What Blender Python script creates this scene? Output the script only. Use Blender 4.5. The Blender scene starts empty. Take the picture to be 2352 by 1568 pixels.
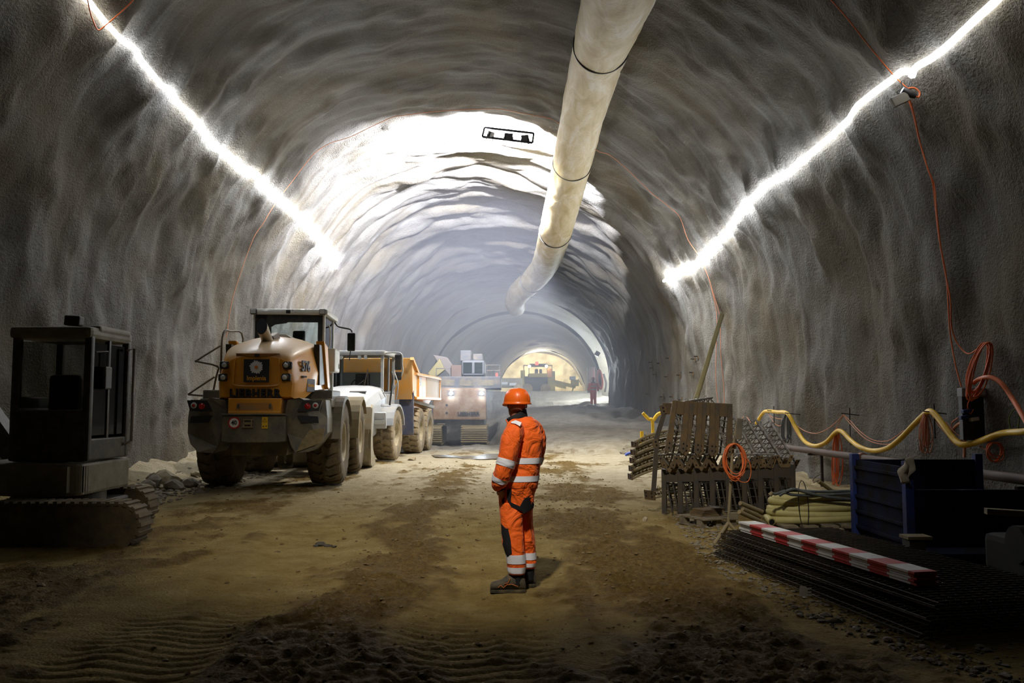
import bpy, bmesh, math, random
import numpy as np
from mathutils import Vector, Matrix, Euler
PI = math.pi
rad = math.radians
scene = bpy.context.scene
COL = scene.collection
RND = random.Random(7)

# ------------------------------------------------------------------ camera model
F_PX, CX, CY, EYE, PITCH = 1960.0, 1176.0, 784.0, 1.68, rad(4.32)
def ray(px, py):
    x = (px - CX) / F_PX; y = (CY - py) / F_PX
    return Vector((x, math.cos(PITCH) - y * math.sin(PITCH), math.sin(PITCH) + y * math.cos(PITCH)))
def P(px, py, Y):
    d = ray(px, py); t = Y / d.y
    return Vector((d.x * t, Y, EYE + d.z * t))
def G(px, py, z=0.0):
    d = ray(px, py); t = (z - EYE) / d.z
    return Vector((d.x * t, d.y * t, z))

# ------------------------------------------------------------------ mesh builder
class MB:
    def __init__(s): s.v = []; s.f = []; s.sm = []
    def add(s, vs, fs, smooth=False, M=None):
        o = len(s.v)
        if M is not None: vs = [M @ Vector(v) for v in vs]
        s.v += [tuple(v) for v in vs]
        for f in fs: s.f.append(tuple(i + o for i in f)); s.sm.append(smooth)
        return s
    def box(s, c, d, rot=None, bev=0.0, M=None):
        bm = bmesh.new(); bmesh.ops.create_cube(bm, size=1.0)
        for v in bm.verts: v.co = Vector((v.co.x * d[0], v.co.y * d[1], v.co.z * d[2]))
        if bev > 0:
            bmesh.ops.bevel(bm, geom=list(bm.edges), offset=min(bev, min(d) * .45), segments=2, affect='EDGES', profile=.6)
        T = Matrix.Translation(Vector(c))
        if rot is not None: T = T @ (rot.to_4x4() if isinstance(rot, Matrix) else Euler(rot).to_matrix().to_4x4())
        if M is not None: T = M @ T
        s.bm(bm, T); return s
    def bm(s, bm, T=None, smooth=False):
        bm.verts.ensure_lookup_table(); bm.verts.index_update()
        s.add([v.co.copy() for v in bm.verts], [[v.index for v in f.verts] for f in bm.faces], smooth, T); bm.free(); return s
    def beam(s, a, b, w, h, up=(0, 0, 1), bev=0.0):
        a = Vector(a); b = Vector(b); y = (b - a); L = y.length; y.normalize()
        x = y.cross(Vector(up))
        if x.length < 1e-4: x = y.cross(Vector((1, 0, 0)))
        x.normalize(); z = x.cross(y)
        R = Matrix((x, y, z)).transposed()
        return s.box((a + b) / 2, (w, L, h), R, bev)
    def cyl(s, a, b, r0, r1=None, n=16, caps=True, smooth=True):
        return s.tube([a, b], [r0, r0 if r1 is None else r1], n, caps, smooth)
    def tube(s, pts, r, n=8, caps=True, smooth=True, closed=False):
        pts = [Vector(p) for p in pts]; m = len(pts)
        if not hasattr(r, '__len__'): r = [r] * m
        T = []
        for i in range(m):
            if closed: t = pts[(i + 1) % m] - pts[i - 1]
            else: t = pts[min(i + 1, m - 1)] - pts[max(i - 1, 0)]
            T.append(t.normalized() if t.length > 1e-9 else Vector((0, 0, 1)))
        ref = Vector((0, 0, 1)) if abs(T[0].z) < .9 else Vector((1, 0, 0))
        nx = T[0].cross(ref).normalized(); vs = []
        for i in range(m):
            nx = (nx - T[i] * nx.dot(T[i])).normalized(); ny = T[i].cross(nx)
            for k in range(n):
                a = 2 * PI * k / n
                vs.append(pts[i] + (nx * math.cos(a) + ny * math.sin(a)) * r[i])
        fs = []
        for i in range(m if closed else m - 1):
            j = (i + 1) % m
            for k in range(n):
                l = (k + 1) % n
                fs.append((i * n + k, i * n + l, j * n + l, j * n + k))
        s.add(vs, fs, smooth)
        if caps and not closed:
            s.add(vs[:n], [tuple(range(n))[::-1]]); s.add(vs[-n:], [tuple(range(n))])
        return s
    def lathe(s, prof, c=(0, 0, 0), axis='Z', n=32, smooth=True, M=None):
        vs = []; fs = []; m = len(prof)
        for r, h in prof:
            for k in range(n):
                a = 2 * PI * k / n; x = r * math.cos(a); y = r * math.sin(a)
                p = {'Z': (x, y, h), 'X': (h, x, y), 'Y': (y, h, x)}[axis]
                vs.append(Vector(p) + Vector(c))
        for i in range(m - 1):
            for k in range(n):
                l = (k + 1) % n
                fs.append((i * n + k, i * n + l, (i + 1) * n + l, (i + 1) * n + k))
        s.add(vs, fs, smooth, M); return s
    def prism(s, poly, d0, d1, axis='X', M=None, inset=0.0):
        """poly in the two other axes, extruded along axis from d0 to d1"""
        n = len(poly)
        def mk(p, d):
            if axis == 'X': return (d, p[0], p[1])
            if axis == 'Y': return (p[0], d, p[1])
            return (p[0], p[1], d)
        if inset:
            bm = bmesh.new(); vs = [bm.verts.new(mk(p, d)) for d in (d0, d1) for p in poly]
            bm.faces.new(vs[:n][::-1]); bm.faces.new(vs[n:])
            for i in range(n): bm.faces.new((vs[i], vs[(i + 1) % n], vs[n + (i + 1) % n], vs[n + i]))
            bmesh.ops.recalc_face_normals(bm, faces=bm.faces)
            bmesh.ops.bevel(bm, geom=list(bm.edges), offset=inset, segments=2, affect='EDGES', profile=.6)
            return s.bm(bm, M)
        vs = [mk(p, d0) for p in poly] + [mk(p, d1) for p in poly]
        fs = [tuple(range(n))[::-1], tuple(range(n, 2 * n))]
        for i in range(n):
            j = (i + 1) % n; fs.append((i, j, n + j, n + i))
        s.add(vs, fs, False, M); return s
    def loft(s, rings, closed=True, caps=True, smooth=True, M=None):
        n = len(rings[0]); vs = [p for r in rings for p in r]; fs = []
        for i in range(len(rings) - 1):
            for k in range(n if closed else n - 1):
                l = (k + 1) % n
                fs.append((i * n + k, i * n + l, (i + 1) * n + l, (i + 1) * n + k))
        s.add(vs, fs, smooth, M)
        if caps:
            s.add(rings[0], [tuple(range(n))[::-1]], smooth, M); s.add(rings[-1], [tuple(range(n))], smooth, M)
        return s
    def build(s, name, mat, parent=None, loc=None, rot=None, weld=False, subsurf=0, recalc=True, autosmooth=None, bevel=0):
        me = bpy.data.meshes.new(name); me.from_pydata(s.v, [], s.f); me.update()
        bm = bmesh.new(); bm.from_mesh(me)
        if weld: bmesh.ops.remove_doubles(bm, verts=bm.verts, dist=1e-4)
        if recalc: bmesh.ops.recalc_face_normals(bm, faces=bm.faces)
        bm.to_mesh(me); bm.free()
        if not weld: me.polygons.foreach_set('use_smooth', s.sm)
        else: me.polygons.foreach_set('use_smooth', [any(s.sm)] * len(me.polygons))
        o = bpy.data.objects.new(name, me); COL.objects.link(o)
        for m in (mat if isinstance(mat, (list, tuple)) else [mat]): me.materials.append(m)
        if parent is not None: o.parent = parent
        if loc is not None: o.location = loc
        if rot is not None: o.rotation_euler = rot
        if subsurf:
            md = o.modifiers.new('sub', 'SUBSURF'); md.levels = subsurf; md.render_levels = subsurf
        if bevel:
            md = o.modifiers.new('bev', 'BEVEL'); md.width = bevel; md.segments = 2; md.limit_method = 'ANGLE'; md.angle_limit = rad(35)
        return o

def tag(o, label=None, cat=None, group=None, kind=None):
    if label: o['label'] = label
    if cat: o['category'] = cat
    if group: o['group'] = group
    if kind: o['kind'] = kind
    return o
def empty(name, loc=(0, 0, 0), rz=0.0, label=None, cat=None, group=None, rot=None):
    o = bpy.data.objects.new(name, None); COL.objects.link(o); o.empty_display_size = .2
    o.location = loc; o.rotation_euler = rot if rot is not None else (0, 0, rz)
    return tag(o, label, cat, group)
def copy_tree(o, parent=None):
    c = o.copy(); COL.objects.link(c)
    if parent is not None: c.parent = parent
    for ch in [x for x in bpy.data.objects if x.parent == o]: copy_tree(ch, c)
    return c
def cr(pts, n=8, closed=False):
    """Catmull-Rom through points"""
    pts = [Vector(p) for p in pts]; m = len(pts); out = []
    rng = range(m) if closed else range(m - 1)
    for i in rng:
        if closed: a, b, c, d = pts[i - 1], pts[i], pts[(i + 1) % m], pts[(i + 2) % m]
        else: a, b, c, d = pts[max(i - 1, 0)], pts[i], pts[i + 1], pts[min(i + 2, m - 1)]
        for k in range(n):
            t = k / n
            out.append(.5 * ((2 * b) + (c - a) * t + (2 * a - 5 * b + 4 * c - d) * t * t + (3 * b - a - 3 * c + d) * t ** 3))
    if not closed: out.append(pts[-1])
    return out

# ------------------------------------------------------------------ numpy noise
def _h(ix, iy, seed):
    n = (ix.astype(np.int64) * 374761393 + iy.astype(np.int64) * 668265263 + seed * 1442695041) & 0xffffffff
    n = ((n ^ (n >> 13)) * 1274126177) & 0xffffffff
    n = n ^ (n >> 16)
    return (n & 0xffff) / 65535.0 * 2 - 1
def vnoise(x, y, seed=0):
    ix = np.floor(x); iy = np.floor(y); fx = x - ix; fy = y - iy
    fx = fx * fx * fx * (fx * (fx * 6 - 15) + 10); fy = fy * fy * fy * (fy * (fy * 6 - 15) + 10)
    a = _h(ix, iy, seed); b = _h(ix + 1, iy, seed); c = _h(ix, iy + 1, seed); d = _h(ix + 1, iy + 1, seed)
    return (a * (1 - fx) + b * fx) * (1 - fy) + (c * (1 - fx) + d * fx) * fy
def fbm(x, y, seed=0, o=4, g=.5):
    s = 0; a = 1; t = 0
    for i in range(o):
        s = s + a * vnoise(x * 2 ** i + 13.7 * i, y * 2 ** i - 7.3 * i, seed + i); t += a; a *= g
    return s / t
def sstep(a, b, x):
    t = np.clip((x - a) / (b - a), 0, 1); return t * t * (3 - 2 * t)

# ------------------------------------------------------------------ materials
class NT:
    def __init__(s, name):
        m = bpy.data.materials.new(name); m.use_nodes = True; s.m = m; s.t = m.node_tree
        s.t.nodes.clear(); s.out = s.n('ShaderNodeOutputMaterial')
    def n(s, typ, ins=None, **kw):
        nd = s.t.nodes.new(typ)
        for k, v in kw.items(): setattr(nd, k, v)
        for k, v in (ins or {}).items():
            if isinstance(v, tuple) and len(v) == 2 and hasattr(v[0], 'outputs'): s.t.links.new(v[0].outputs[v[1]], nd.inputs[k])
            elif hasattr(v, 'outputs'): s.t.links.new(v.outputs[0], nd.inputs[k])
            else: nd.inputs[k].default_value = v
        return nd
    def ramp(s, fac, stops):
        r = s.n('ShaderNodeValToRGB', {'Fac': fac}); e = r.color_ramp.elements
        while len(e) < len(stops): e.new(.5)
        for i, (p, c) in enumerate(stops):
            e[i].position = p; e[i].color = (c, c, c, 1) if not hasattr(c, '__len__') else (*c, 1)
        return r
    def mix(s, fac, a, b, typ='MIX'):
        nd = s.n('ShaderNodeMix', data_type='RGBA', blend_type=typ)
        for k, v in ((0, fac), (6, a), (7, b)):
            if isinstance(v, tuple) and len(v) == 2 and hasattr(v[0], 'outputs'): s.t.links.new(v[0].outputs[v[1]], nd.inputs[k])
            elif hasattr(v, 'outputs'): s.t.links.new(v.outputs[2 if v.bl_idname == 'ShaderNodeMix' else 0], nd.inputs[k])
            else: nd.inputs[k].default_value = (*v, 1) if hasattr(v, '__len__') and len(v) == 3 else v
        return nd
    def finish(s, color, rough=.6, metal=0.0, bump=None, bstr=.3, bdist=.01, **kw):
        b = s.n('ShaderNodeBsdfPrincipled')
        def put(k, v):
            if hasattr(v, 'outputs'): s.t.links.new(v.outputs[2 if v.bl_idname == 'ShaderNodeMix' else 0], b.inputs[k])
            else: b.inputs[k].default_value = (*v, 1) if hasattr(v, '__len__') and len(v) == 3 else v
        put('Base Color', color); put('Roughness', rough); put('Metallic', metal)
        for k, v in kw.items(): put(k, v)
        if bump is not None:
            bp = s.n('ShaderNodeBump', {'Strength': bstr, 'Distance': bdist, 'Height': bump})
            s.t.links.new(bp.outputs[0], b.inputs['Normal'])
        s.t.links.new(b.outputs[0], s.out.inputs[0]); return s.m

_mats = {}
def mat(name, col, rough=.6, metal=0., dirt=0.0, dcol=(.26, .2, .12), scale=3.0, bump=0.0, bscale=40., **kw):
    """solid paint or metal with procedural dirt and roughness variation"""
    if name in _mats: return _mats[name]
    t = NT(name); tc = t.n('ShaderNodeTexCoord')
    nz = t.n('ShaderNodeTexNoise', {'Vector': (tc, 'Object'), 'Scale': scale, 'Detail': 6., 'Roughness': .65})
    if dirt > 0:
        fac = t.ramp(nz, [(max(0., .62 - dirt * .45), 0.0), (min(1, .78 - dirt * .15), min(1., .25 + dirt))])
        c = t.mix(fac, col, dcol)
    else:
        c = t.mix(nz, tuple(x * .85 for x in col), tuple(min(1, x * 1.12) for x in col))
    r = t.n('ShaderNodeMapRange', {'Value': nz, 'To Min': max(0.03, rough - .12), 'To Max': min(1, rough + .15)})
    b = None
    if bump: b = t.n('ShaderNodeTexNoise', {'Vector': (tc, 'Object'), 'Scale': bscale, 'Detail': 4.})
    _mats[name] = t.finish(c, r, metal, b, bump, .01, **kw); return _mats[name]
def emit(name, col, strength):
    if name in _mats: return _mats[name]
    t = NT(name); e = t.n('ShaderNodeEmission', {'Color': (*col, 1), 'Strength': strength})
    t.t.links.new(e.outputs[0], t.out.inputs[0]); _mats[name] = t.m; return t.m

# ------------------------------------------------------------------ camera
cam = bpy.data.cameras.new('camera'); co = bpy.data.objects.new('camera', cam); COL.objects.link(co)
co.location = (0, 0, EYE); co.rotation_euler = (PI / 2 + PITCH, 0, 0)
cam.sensor_width = 36; cam.lens = 36 * F_PX / 2352; cam.clip_end = 300
scene.camera = co
scene.view_settings.view_transform = 'Standard'; scene.view_settings.look = 'None'; scene.view_settings.gamma = 1
scene.view_settings.use_curve_mapping = False
scene.view_settings.exposure = 0.0
w = bpy.data.worlds.new('world'); scene.world = w; w.use_nodes = True
w.node_tree.nodes['Background'].inputs[0].default_value = (.9, .95, 1, 1)
w.node_tree.nodes['Background'].inputs[1].default_value = 0.0005

scene.cycles.caustics_reflective = False; scene.cycles.caustics_refractive = False
# ================================================================== tunnel shell
PROF0 = [(-8.55, -.6), (-8.6, 1), (-8.55, 3.7), (-8.2, 5.4), (-7.7, 6.7), (-6.95, 7.85), (-5.95, 9.15), (-4.8, 9.95), (-3.5, 10.4), (-1.5, 10.7),
         (0, 10.6), (1.45, 10.2), (2.8, 9.4), (3.9, 8.6), (5.0, 7.45), (5.6, 6.3), (6.15, 5.2), (6.35, 3.9), (6.5, 2), (6.5, -.6)]
def resample(pts, n):
    c = cr([(x, 0, z) for x, z in pts], 10); L = [0]
    for i in range(1, len(c)): L.append(L[-1] + (c[i] - c[i - 1]).length)
    q = np.linspace(0, L[-1], n)
    return np.interp(q, L, [p.x for p in c]), np.interp(q, L, [p.z for p in c]), L[-1]
NU = 236
def arch(cx, hw, base, crown, vert):
    """closed polyline: vertical legs to height vert then an elliptic vault"""
    p = [(cx - hw, -1.0), (cx - hw, (vert - 1) / 2)]
    for k in range(17):
        a = PI - PI * k / 16
        p.append((cx + hw * math.cos(a), vert + (crown - vert) * math.sin(a)))
    return p + [(cx + hw, (vert - 1) / 2), (cx + hw, -1.0)]
sx0, sz0, L0 = resample(PROF0, NU)
sxA, szA, LA = resample(arch(.2, 6.05, 0, 8.75, 3.4), NU)
ys = list(np.arange(-9, 5, .5)) + list(np.arange(5, 27, .13)) + list(np.arange(27, 46, .1)) + list(np.arange(46, 55.01, .25))
ys = np.array(ys); U = np.linspace(0, L0, NU)
uu, vv = np.meshgrid(U, ys)
bl = sstep(29, 55, vv) * .55 + np.clip((vv - 29) / 26, 0, 1) * .45
X = sx0[None, :] * (1 - bl) + sxA[None, :] * bl
Z = sz0[None, :] * (1 - bl) + szA[None, :] * bl
tx = np.gradient(X, axis=1); tz = np.gradient(Z, axis=1); tl = np.sqrt(tx ** 2 + tz ** 2)
nx = tz / tl; nz = -tx / tl                      # points into the tunnel
crown = np.exp(-((uu - L0 * .5) / (L0 * .27)) ** 2)
far = sstep(26, 29, vv) * (1 - sstep(46, 53, vv))
blot = np.maximum(fbm(uu / 1.5, vv / 1.05, 33, 3, .55), -.12)
disp = .22 * blot * (1 - sstep(26, 30, vv) * crown) + .10 * fbm(uu / 2.6, vv / 1.7, 3, 3) + .085 * fbm(uu / 1.1, vv / .6, 11, 3) + .025 * fbm(uu / .3, vv / .25, 5, 3)
# sprayed-over steel ribs, about one metre apart, meeting in slanting folds in the crown
warp = 1.3 * fbm(uu / 5.0, vv / 3.5, 21, 2) + .55 * fbm(uu / 1.7, vv / 1.5, 31, 2)
rib = np.abs(np.sin((vv + warp) * PI / 1.9 )) ** .75
disp = disp + far * crown * (.24 * (rib - .6) + .42 * fbm(uu / 3.2, vv / 1.9, 41, 2) + .07 * fbm(uu / 1.0, vv / .4, 43, 2)) + far * (1 - crown) * .03 * (rib - .5)
ribn = np.abs(np.sin((vv + warp * .5) * PI / 1.3))
disp = disp + (1 - far) * (.02 * (ribn - .5) + .10 * fbm(uu / 1.8, vv / 2.2, 47, 2))
# lower lip of the profile change where the lamps hang
X = X + nx * disp; Z = Z + nz * disp

def grid_mesh(name, X, Y, Z, mat_, uv=None, attr=None, kind='structure', parent=None, flip=False):
    m, n = X.shape
    me = bpy.data.meshes.new(name)
    co_ = np.stack([X, Y, Z], -1).reshape(-1, 3).astype(np.float32)
    i = np.arange(m - 1)[:, None] * n + np.arange(n - 1)[None, :]
    q = np.stack([i, i + 1, i + n + 1, i + n], -1).reshape(-1, 4)
    if flip: q = q[:, ::-1]
    me.vertices.add(m * n); me.vertices.foreach_set('co', co_.ravel())
    me.loops.add(q.size); me.loops.foreach_set('vertex_index', q.ravel().astype(np.int32))
    me.polygons.add(len(q)); me.polygons.foreach_set('loop_start', np.arange(0, q.size, 4, dtype=np.int32))
    me.polygons.foreach_set('use_smooth', np.ones(len(q), bool))
    me.update()
    if uv is not None:
        l = me.uv_layers.new(name='UVMap'); u = np.stack([uv[0], uv[1]], -1).reshape(-1, 2)[q.ravel()]
        l.data.foreach_set('uv', u.ravel().astype(np.float32))
    for k, a in (attr or {}).items():
        at = me.attributes.new(k, 'FLOAT', 'POINT'); at.data.foreach_set('value', a.ravel().astype(np.float32))
    me.validate(); o = bpy.data.objects.new(name, me); COL.objects.link(o); me.materials.append(mat_)
    if kind: o['kind'] = kind
    return o

def shotcrete(name, light=1.0):
    t = NT(name); tc = t.n('ShaderNodeTexCoord'); uvn = (tc, 'UV')
    mp = t.n('ShaderNodeMapping', {'Vector': uvn, 'Scale': (.13, .9, 1)})
    streak = t.n('ShaderNodeTexNoise', {'Vector': mp, 'Scale': 1.6, 'Detail': 6., 'Roughness': .6, 'Distortion': .6})
    big = t.n('ShaderNodeTexNoise', {'Vector': uvn, 'Scale': .35, 'Detail': 4.})
    fine = t.n('ShaderNodeTexNoise', {'Vector': uvn, 'Scale': 21., 'Detail': 3., 'Roughness': .7})
    fine2 = t.n('ShaderNodeTexNoise', {'Vector': uvn, 'Scale': 5., 'Detail': 4., 'Roughness': .65})
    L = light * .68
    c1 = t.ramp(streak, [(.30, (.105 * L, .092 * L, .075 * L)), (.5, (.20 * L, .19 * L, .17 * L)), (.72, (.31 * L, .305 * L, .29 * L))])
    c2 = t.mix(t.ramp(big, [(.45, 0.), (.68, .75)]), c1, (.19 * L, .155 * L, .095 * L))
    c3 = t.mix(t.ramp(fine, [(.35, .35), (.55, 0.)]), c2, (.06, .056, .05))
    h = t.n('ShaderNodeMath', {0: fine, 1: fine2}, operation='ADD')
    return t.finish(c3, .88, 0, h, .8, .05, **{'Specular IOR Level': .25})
M_SHOT = shotcrete('shotcrete')
k1, k2 = int(NU * .335), int(NU * .69)
for nm, a, b in (('wall_left', 0, k1), ('ceiling', k1, k2), ('wall_right', k2, NU - 1)):
    s_ = slice(a, b + 1)
    grid_mesh(nm, X[:, s_], vv[:, s_], Z[:, s_], M_SHOT, (uu[:, s_], vv[:, s_]), flip=True)
SHX, SHZ, SHY = X, Z, ys
def on_shell(Y, frac, off=0.0):
    """point on the lining at station Y, frac 0 left foot .. 1 right foot, off metres into the tunnel"""
    i = int(np.clip(np.searchsorted(ys, Y), 0, len(ys) - 1)); f = frac * (NU - 1); k = int(f); k = min(k, NU - 2); r = f - k
    x = X[i, k] * (1 - r) + X[i, k + 1] * r; z = Z[i, k] * (1 - r) + Z[i, k + 1] * r
    return Vector((x + nx[i, k] * off, Y, z + nz[i, k] * off))
def shell_at(px, py, off=0.05, y0=6, y1=54):
    """where the sight line through a picture point meets the lining"""
    best = None
    for Y in np.arange(y0, y1, .1):
        p = P(px, py, Y); i = int(np.clip(np.searchsorted(ys, Y), 0, len(ys) - 1))
        d = (X[i] - p.x) ** 2 + (Z[i] - p.z) ** 2; k = int(np.argmin(d))
        s_ = (p.x - X[i, k]) * nx[i, k] + (p.z - Z[i, k]) * nz[i, k]
        if s_ < off: return p
    return P(px, py, y1)

# narrow bore beyond the cavern: lit throat, hanging lip, dark bore, bright end ring, rock face
def bore(name, st, mat_, dsp=.12, seed=50, n=90, dy=.3):
    prof = [(Y, *resample(arch(*a), n)[:2]) for Y, a in st]
    yy = np.arange(st[0][0], st[-1][0] + 1e-6, dy)
    XX = np.zeros((len(yy), n)); ZZ = np.zeros((len(yy), n))
    for k in range(n):
        XX[:, k] = np.interp(yy, [p[0] for p in prof], [p[1][k] for p in prof])
        ZZ[:, k] = np.interp(yy, [p[0] for p in prof], [p[2][k] for p in prof])
    u_, v_ = np.meshgrid(np.linspace(0, 22, n), yy)
    cx = XX.mean(1, keepdims=True); cz = 3.0
    d = dsp * fbm(u_ / 2, v_ / 1.5, seed, 4)
    r = np.sqrt((XX - cx) ** 2 + (ZZ - cz) ** 2) + 1e-6
    XX = XX + (XX - cx) / r * d; ZZ = ZZ + (ZZ - cz) / r * d
    return grid_mesh(name, XX, v_, ZZ, mat_, (u_, v_), flip=True)
bore('wall_throat', [(54.8, (.2, 6.0, 0, 8.7, 3.4)), (55.6, (.3, 6.9, 0, 9.2, 3.4)), (60, (.4, 6.8, 0, 9.0, 3.4)), (61, (.3, 5.9, 0, 8.35, 3.2))], M_SHOT, .1)
bore('wall_bore', [(61, (.3, 5.9, 0, 8.35, 3.2)), (66, (1.3, 5.4, 0, 7.9, 3.0)), (72, (2.4, 4.7, 0, 7.1, 2.8)), (78, (2.75, 4.0, 0, 6.75, 2.6))], M_SHOT, .15, 60)
bore('wall_heading', [(78, (2.75, 4.0, 0, 6.75, 2.6)), (78.3, (2.75, 4.25, 0, 6.9, 2.6)), (86, (2.75, 4.3, 0, 6.9, 2.6))], shotcrete('lit_shotcrete', 2.2), .15, 65)  # lighter copy of the shotcrete, lamplight on the end ring put into its colour
gx, gz = np.meshgrid(np.linspace(-2.5, 8, 60), np.linspace(0, 8.5, 50))
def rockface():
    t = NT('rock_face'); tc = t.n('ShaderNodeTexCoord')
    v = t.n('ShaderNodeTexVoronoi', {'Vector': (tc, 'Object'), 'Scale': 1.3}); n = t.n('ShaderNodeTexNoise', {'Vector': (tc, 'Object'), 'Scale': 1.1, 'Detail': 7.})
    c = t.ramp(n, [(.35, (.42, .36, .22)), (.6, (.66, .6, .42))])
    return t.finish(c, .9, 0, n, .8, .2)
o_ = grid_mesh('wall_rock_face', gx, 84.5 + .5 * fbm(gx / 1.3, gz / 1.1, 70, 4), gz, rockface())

# ------------------------------------------------------------------ ground
def band(x, c, w, s=.25): return sstep(c - w - s, c - w + s, x) * (1 - sstep(c + w - s, c + w + s, x))
yg = [3.6]
while yg[-1] < 34: yg.append(yg[-1] + max(.02, yg[-1] * .0042))
yg = np.array([-8, -4, 0, 2, 3] + yg + list(np.arange(34.3, 86, .6)))
xg = np.concatenate([np.arange(-9.2, -6, .12), np.arange(-6, 4.6, .032), np.arange(4.6, 7.3, .12)])
gxx, gyy = np.meshgrid(xg, yg)
wob = .25 * vnoise(gyy / 3.1, gyy * 0 + 1.5, 81)
xs = gxx + wob + .012 * (gyy - 10)
mudn = fbm(gxx / .9, gyy / 1.6, 91, 4)
mud = band(xs, -1.35, .45, .35) * .95 + band(xs, 1.35, .75, .55) * .9 + band(xs, -4.6, .8, .6) * .75 + band(xs, 3.3, .4, .5) * .2
mud = mud * (1 - .45 * sstep(17, 24, gyy)) + .75 * (1 - sstep(5.4, 6.9, gyy + .5 * xs * .3)) * band(xs, .6, 2.2, .9)
mudf = fbm(gxx / .28, gyy / .42, 93, 4, .6)
mud = np.clip(mud * .95 + mudn * .8 + mudf * .75 - .12, 0, 1)
lug = np.abs(((gyy + .30 * np.abs(xs - np.round(xs / .9) * .9) + .03 * vnoise(gxx / .3, gyy / .3, 5)) / .15) % 1 - .5) * 2
lug = np.clip((lug - .55) / .35, 0, 1)
trk = np.clip(band(xs, -2.55, .55, .15) + band(xs, -.3, .55, .15) + band(xs, -3.7, .3, .2) * .6 + band(xs, 2.6, .4, .3) * .4, 0, 1) * (.5 + .5 * sstep(-.3, .2, fbm(gxx / 1.2, gyy / 2, 95, 2)))
clod = np.maximum(0, fbm(gxx / .11, gyy / .15, 99, 5, .72) + .08) + .35 * np.maximum(0, 1 - 2.2 * np.abs(fbm(gxx / .11, gyy / .13, 101, 2, .6)))
hz = .05 * fbm(gxx / 2.5, gyy / 3.5, 85, 3) + .014 * fbm(gxx / .25, gyy / .3, 88, 4) - .035 * trk - .022 * lug * trk + mud * clod * .075
edge = sstep(-7.0, -8.6, xs) * .35 + sstep(5.3, 6.6, gxx) * .18
hz = hz + edge * (1 + .5 * fbm(gxx / .6, gyy / .6, 77, 4))
foot = np.interp(gxx, [-9, -2.2, -1.0, 0, 3, 7], [45, 45, 41, 31.5, 30.5, 29.5]) + .4 * vnoise(gxx / .7, gyy / 3, 61)
up = np.clip((gyy - foot) / (56 - foot), 0, 1)
ramp = 1.75 * (up ** .62) + np.interp(gyy, [0, 56, 60.5, 62.5, 90], [0, 0, .4, 1.0, 1.0])
heap = .5 * fbm(gxx / 1.3, gyy / 1.6, 73, 4) * sstep(30, 36, gyy) * (1 - sstep(58, 62, gyy)) * (.35 + .65 * sstep(1.5, 5, np.abs(gxx - .6)))
hz = hz + ramp + heap * .7
ftm = np.exp(-(((gxx - .0) / .32) ** 2 + ((gyy - 8.0) / .35) ** 2) ** 2); hz = hz * (1 - ftm)
GY, GX, GH = yg, xg, hz
def gh(x, y):
    i = int(np.clip(np.searchsorted(GY, y), 0, len(GY) - 1)); k = int(np.clip(np.searchsorted(GX, x), 0, len(GX) - 1))
    return float(GH[i, k])
def ground_mat():
    t = NT('tunnel_mud'); tc = t.n('ShaderNodeTexCoord'); at = t.n('ShaderNodeAttribute', attribute_name='mud')
    n1 = t.n('ShaderNodeTexNoise', {'Vector': (tc, 'Object'), 'Scale': 2.2, 'Detail': 8., 'Roughness': .65})
    n2 = t.n('ShaderNodeTexNoise', {'Vector': (tc, 'Object'), 'Scale': 17., 'Detail': 7., 'Roughness': .75})
    vo = t.n('ShaderNodeTexVoronoi', {'Vector': (tc, 'Object'), 'Scale': 38.}); hh = t.n('ShaderNodeMath', {0: n2, 1: t.n('ShaderNodeMath', {0: vo, 1: -.35}, operation='MULTIPLY')}, operation='ADD')
    dry = t.ramp(n1, [(.3, (.26, .175, .052)), (.55, (.38, .275, .095)), (.75, (.50, .39, .17))])
    wet = t.ramp(n2, [(.3, (.085, .052, .012)), (.65, (.24, .155, .042))])
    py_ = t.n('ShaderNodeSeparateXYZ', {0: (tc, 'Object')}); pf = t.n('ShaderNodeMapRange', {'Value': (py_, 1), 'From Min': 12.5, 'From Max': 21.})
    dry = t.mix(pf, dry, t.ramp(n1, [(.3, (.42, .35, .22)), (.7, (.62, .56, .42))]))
    dry2 = t.mix(t.ramp(n2, [(.3, .5), (.5, 0.)]), dry, (.16, .11, .05))
    f0 = t.n('ShaderNodeMath', {0: (at, 2), 1: t.n('ShaderNodeMath', {0: n2, 1: .8}, operation='MULTIPLY')}, operation='ADD')
    f = t.ramp(f0, [(.58, 0.), (.95, 1.)])
    c = t.mix(f, dry2, wet)
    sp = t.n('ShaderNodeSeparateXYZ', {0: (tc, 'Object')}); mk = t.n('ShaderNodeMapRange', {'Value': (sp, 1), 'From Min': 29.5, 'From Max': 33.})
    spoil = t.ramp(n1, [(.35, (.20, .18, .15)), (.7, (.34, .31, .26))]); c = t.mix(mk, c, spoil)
    rg = t.n('ShaderNodeMapRange', {'Value': f, 'To Min': .95, 'To Max': .8})
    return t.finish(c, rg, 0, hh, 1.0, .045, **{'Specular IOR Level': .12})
floor = grid_mesh('floor', gxx, gyy, hz, ground_mat(), None, {'mud': mud})
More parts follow.
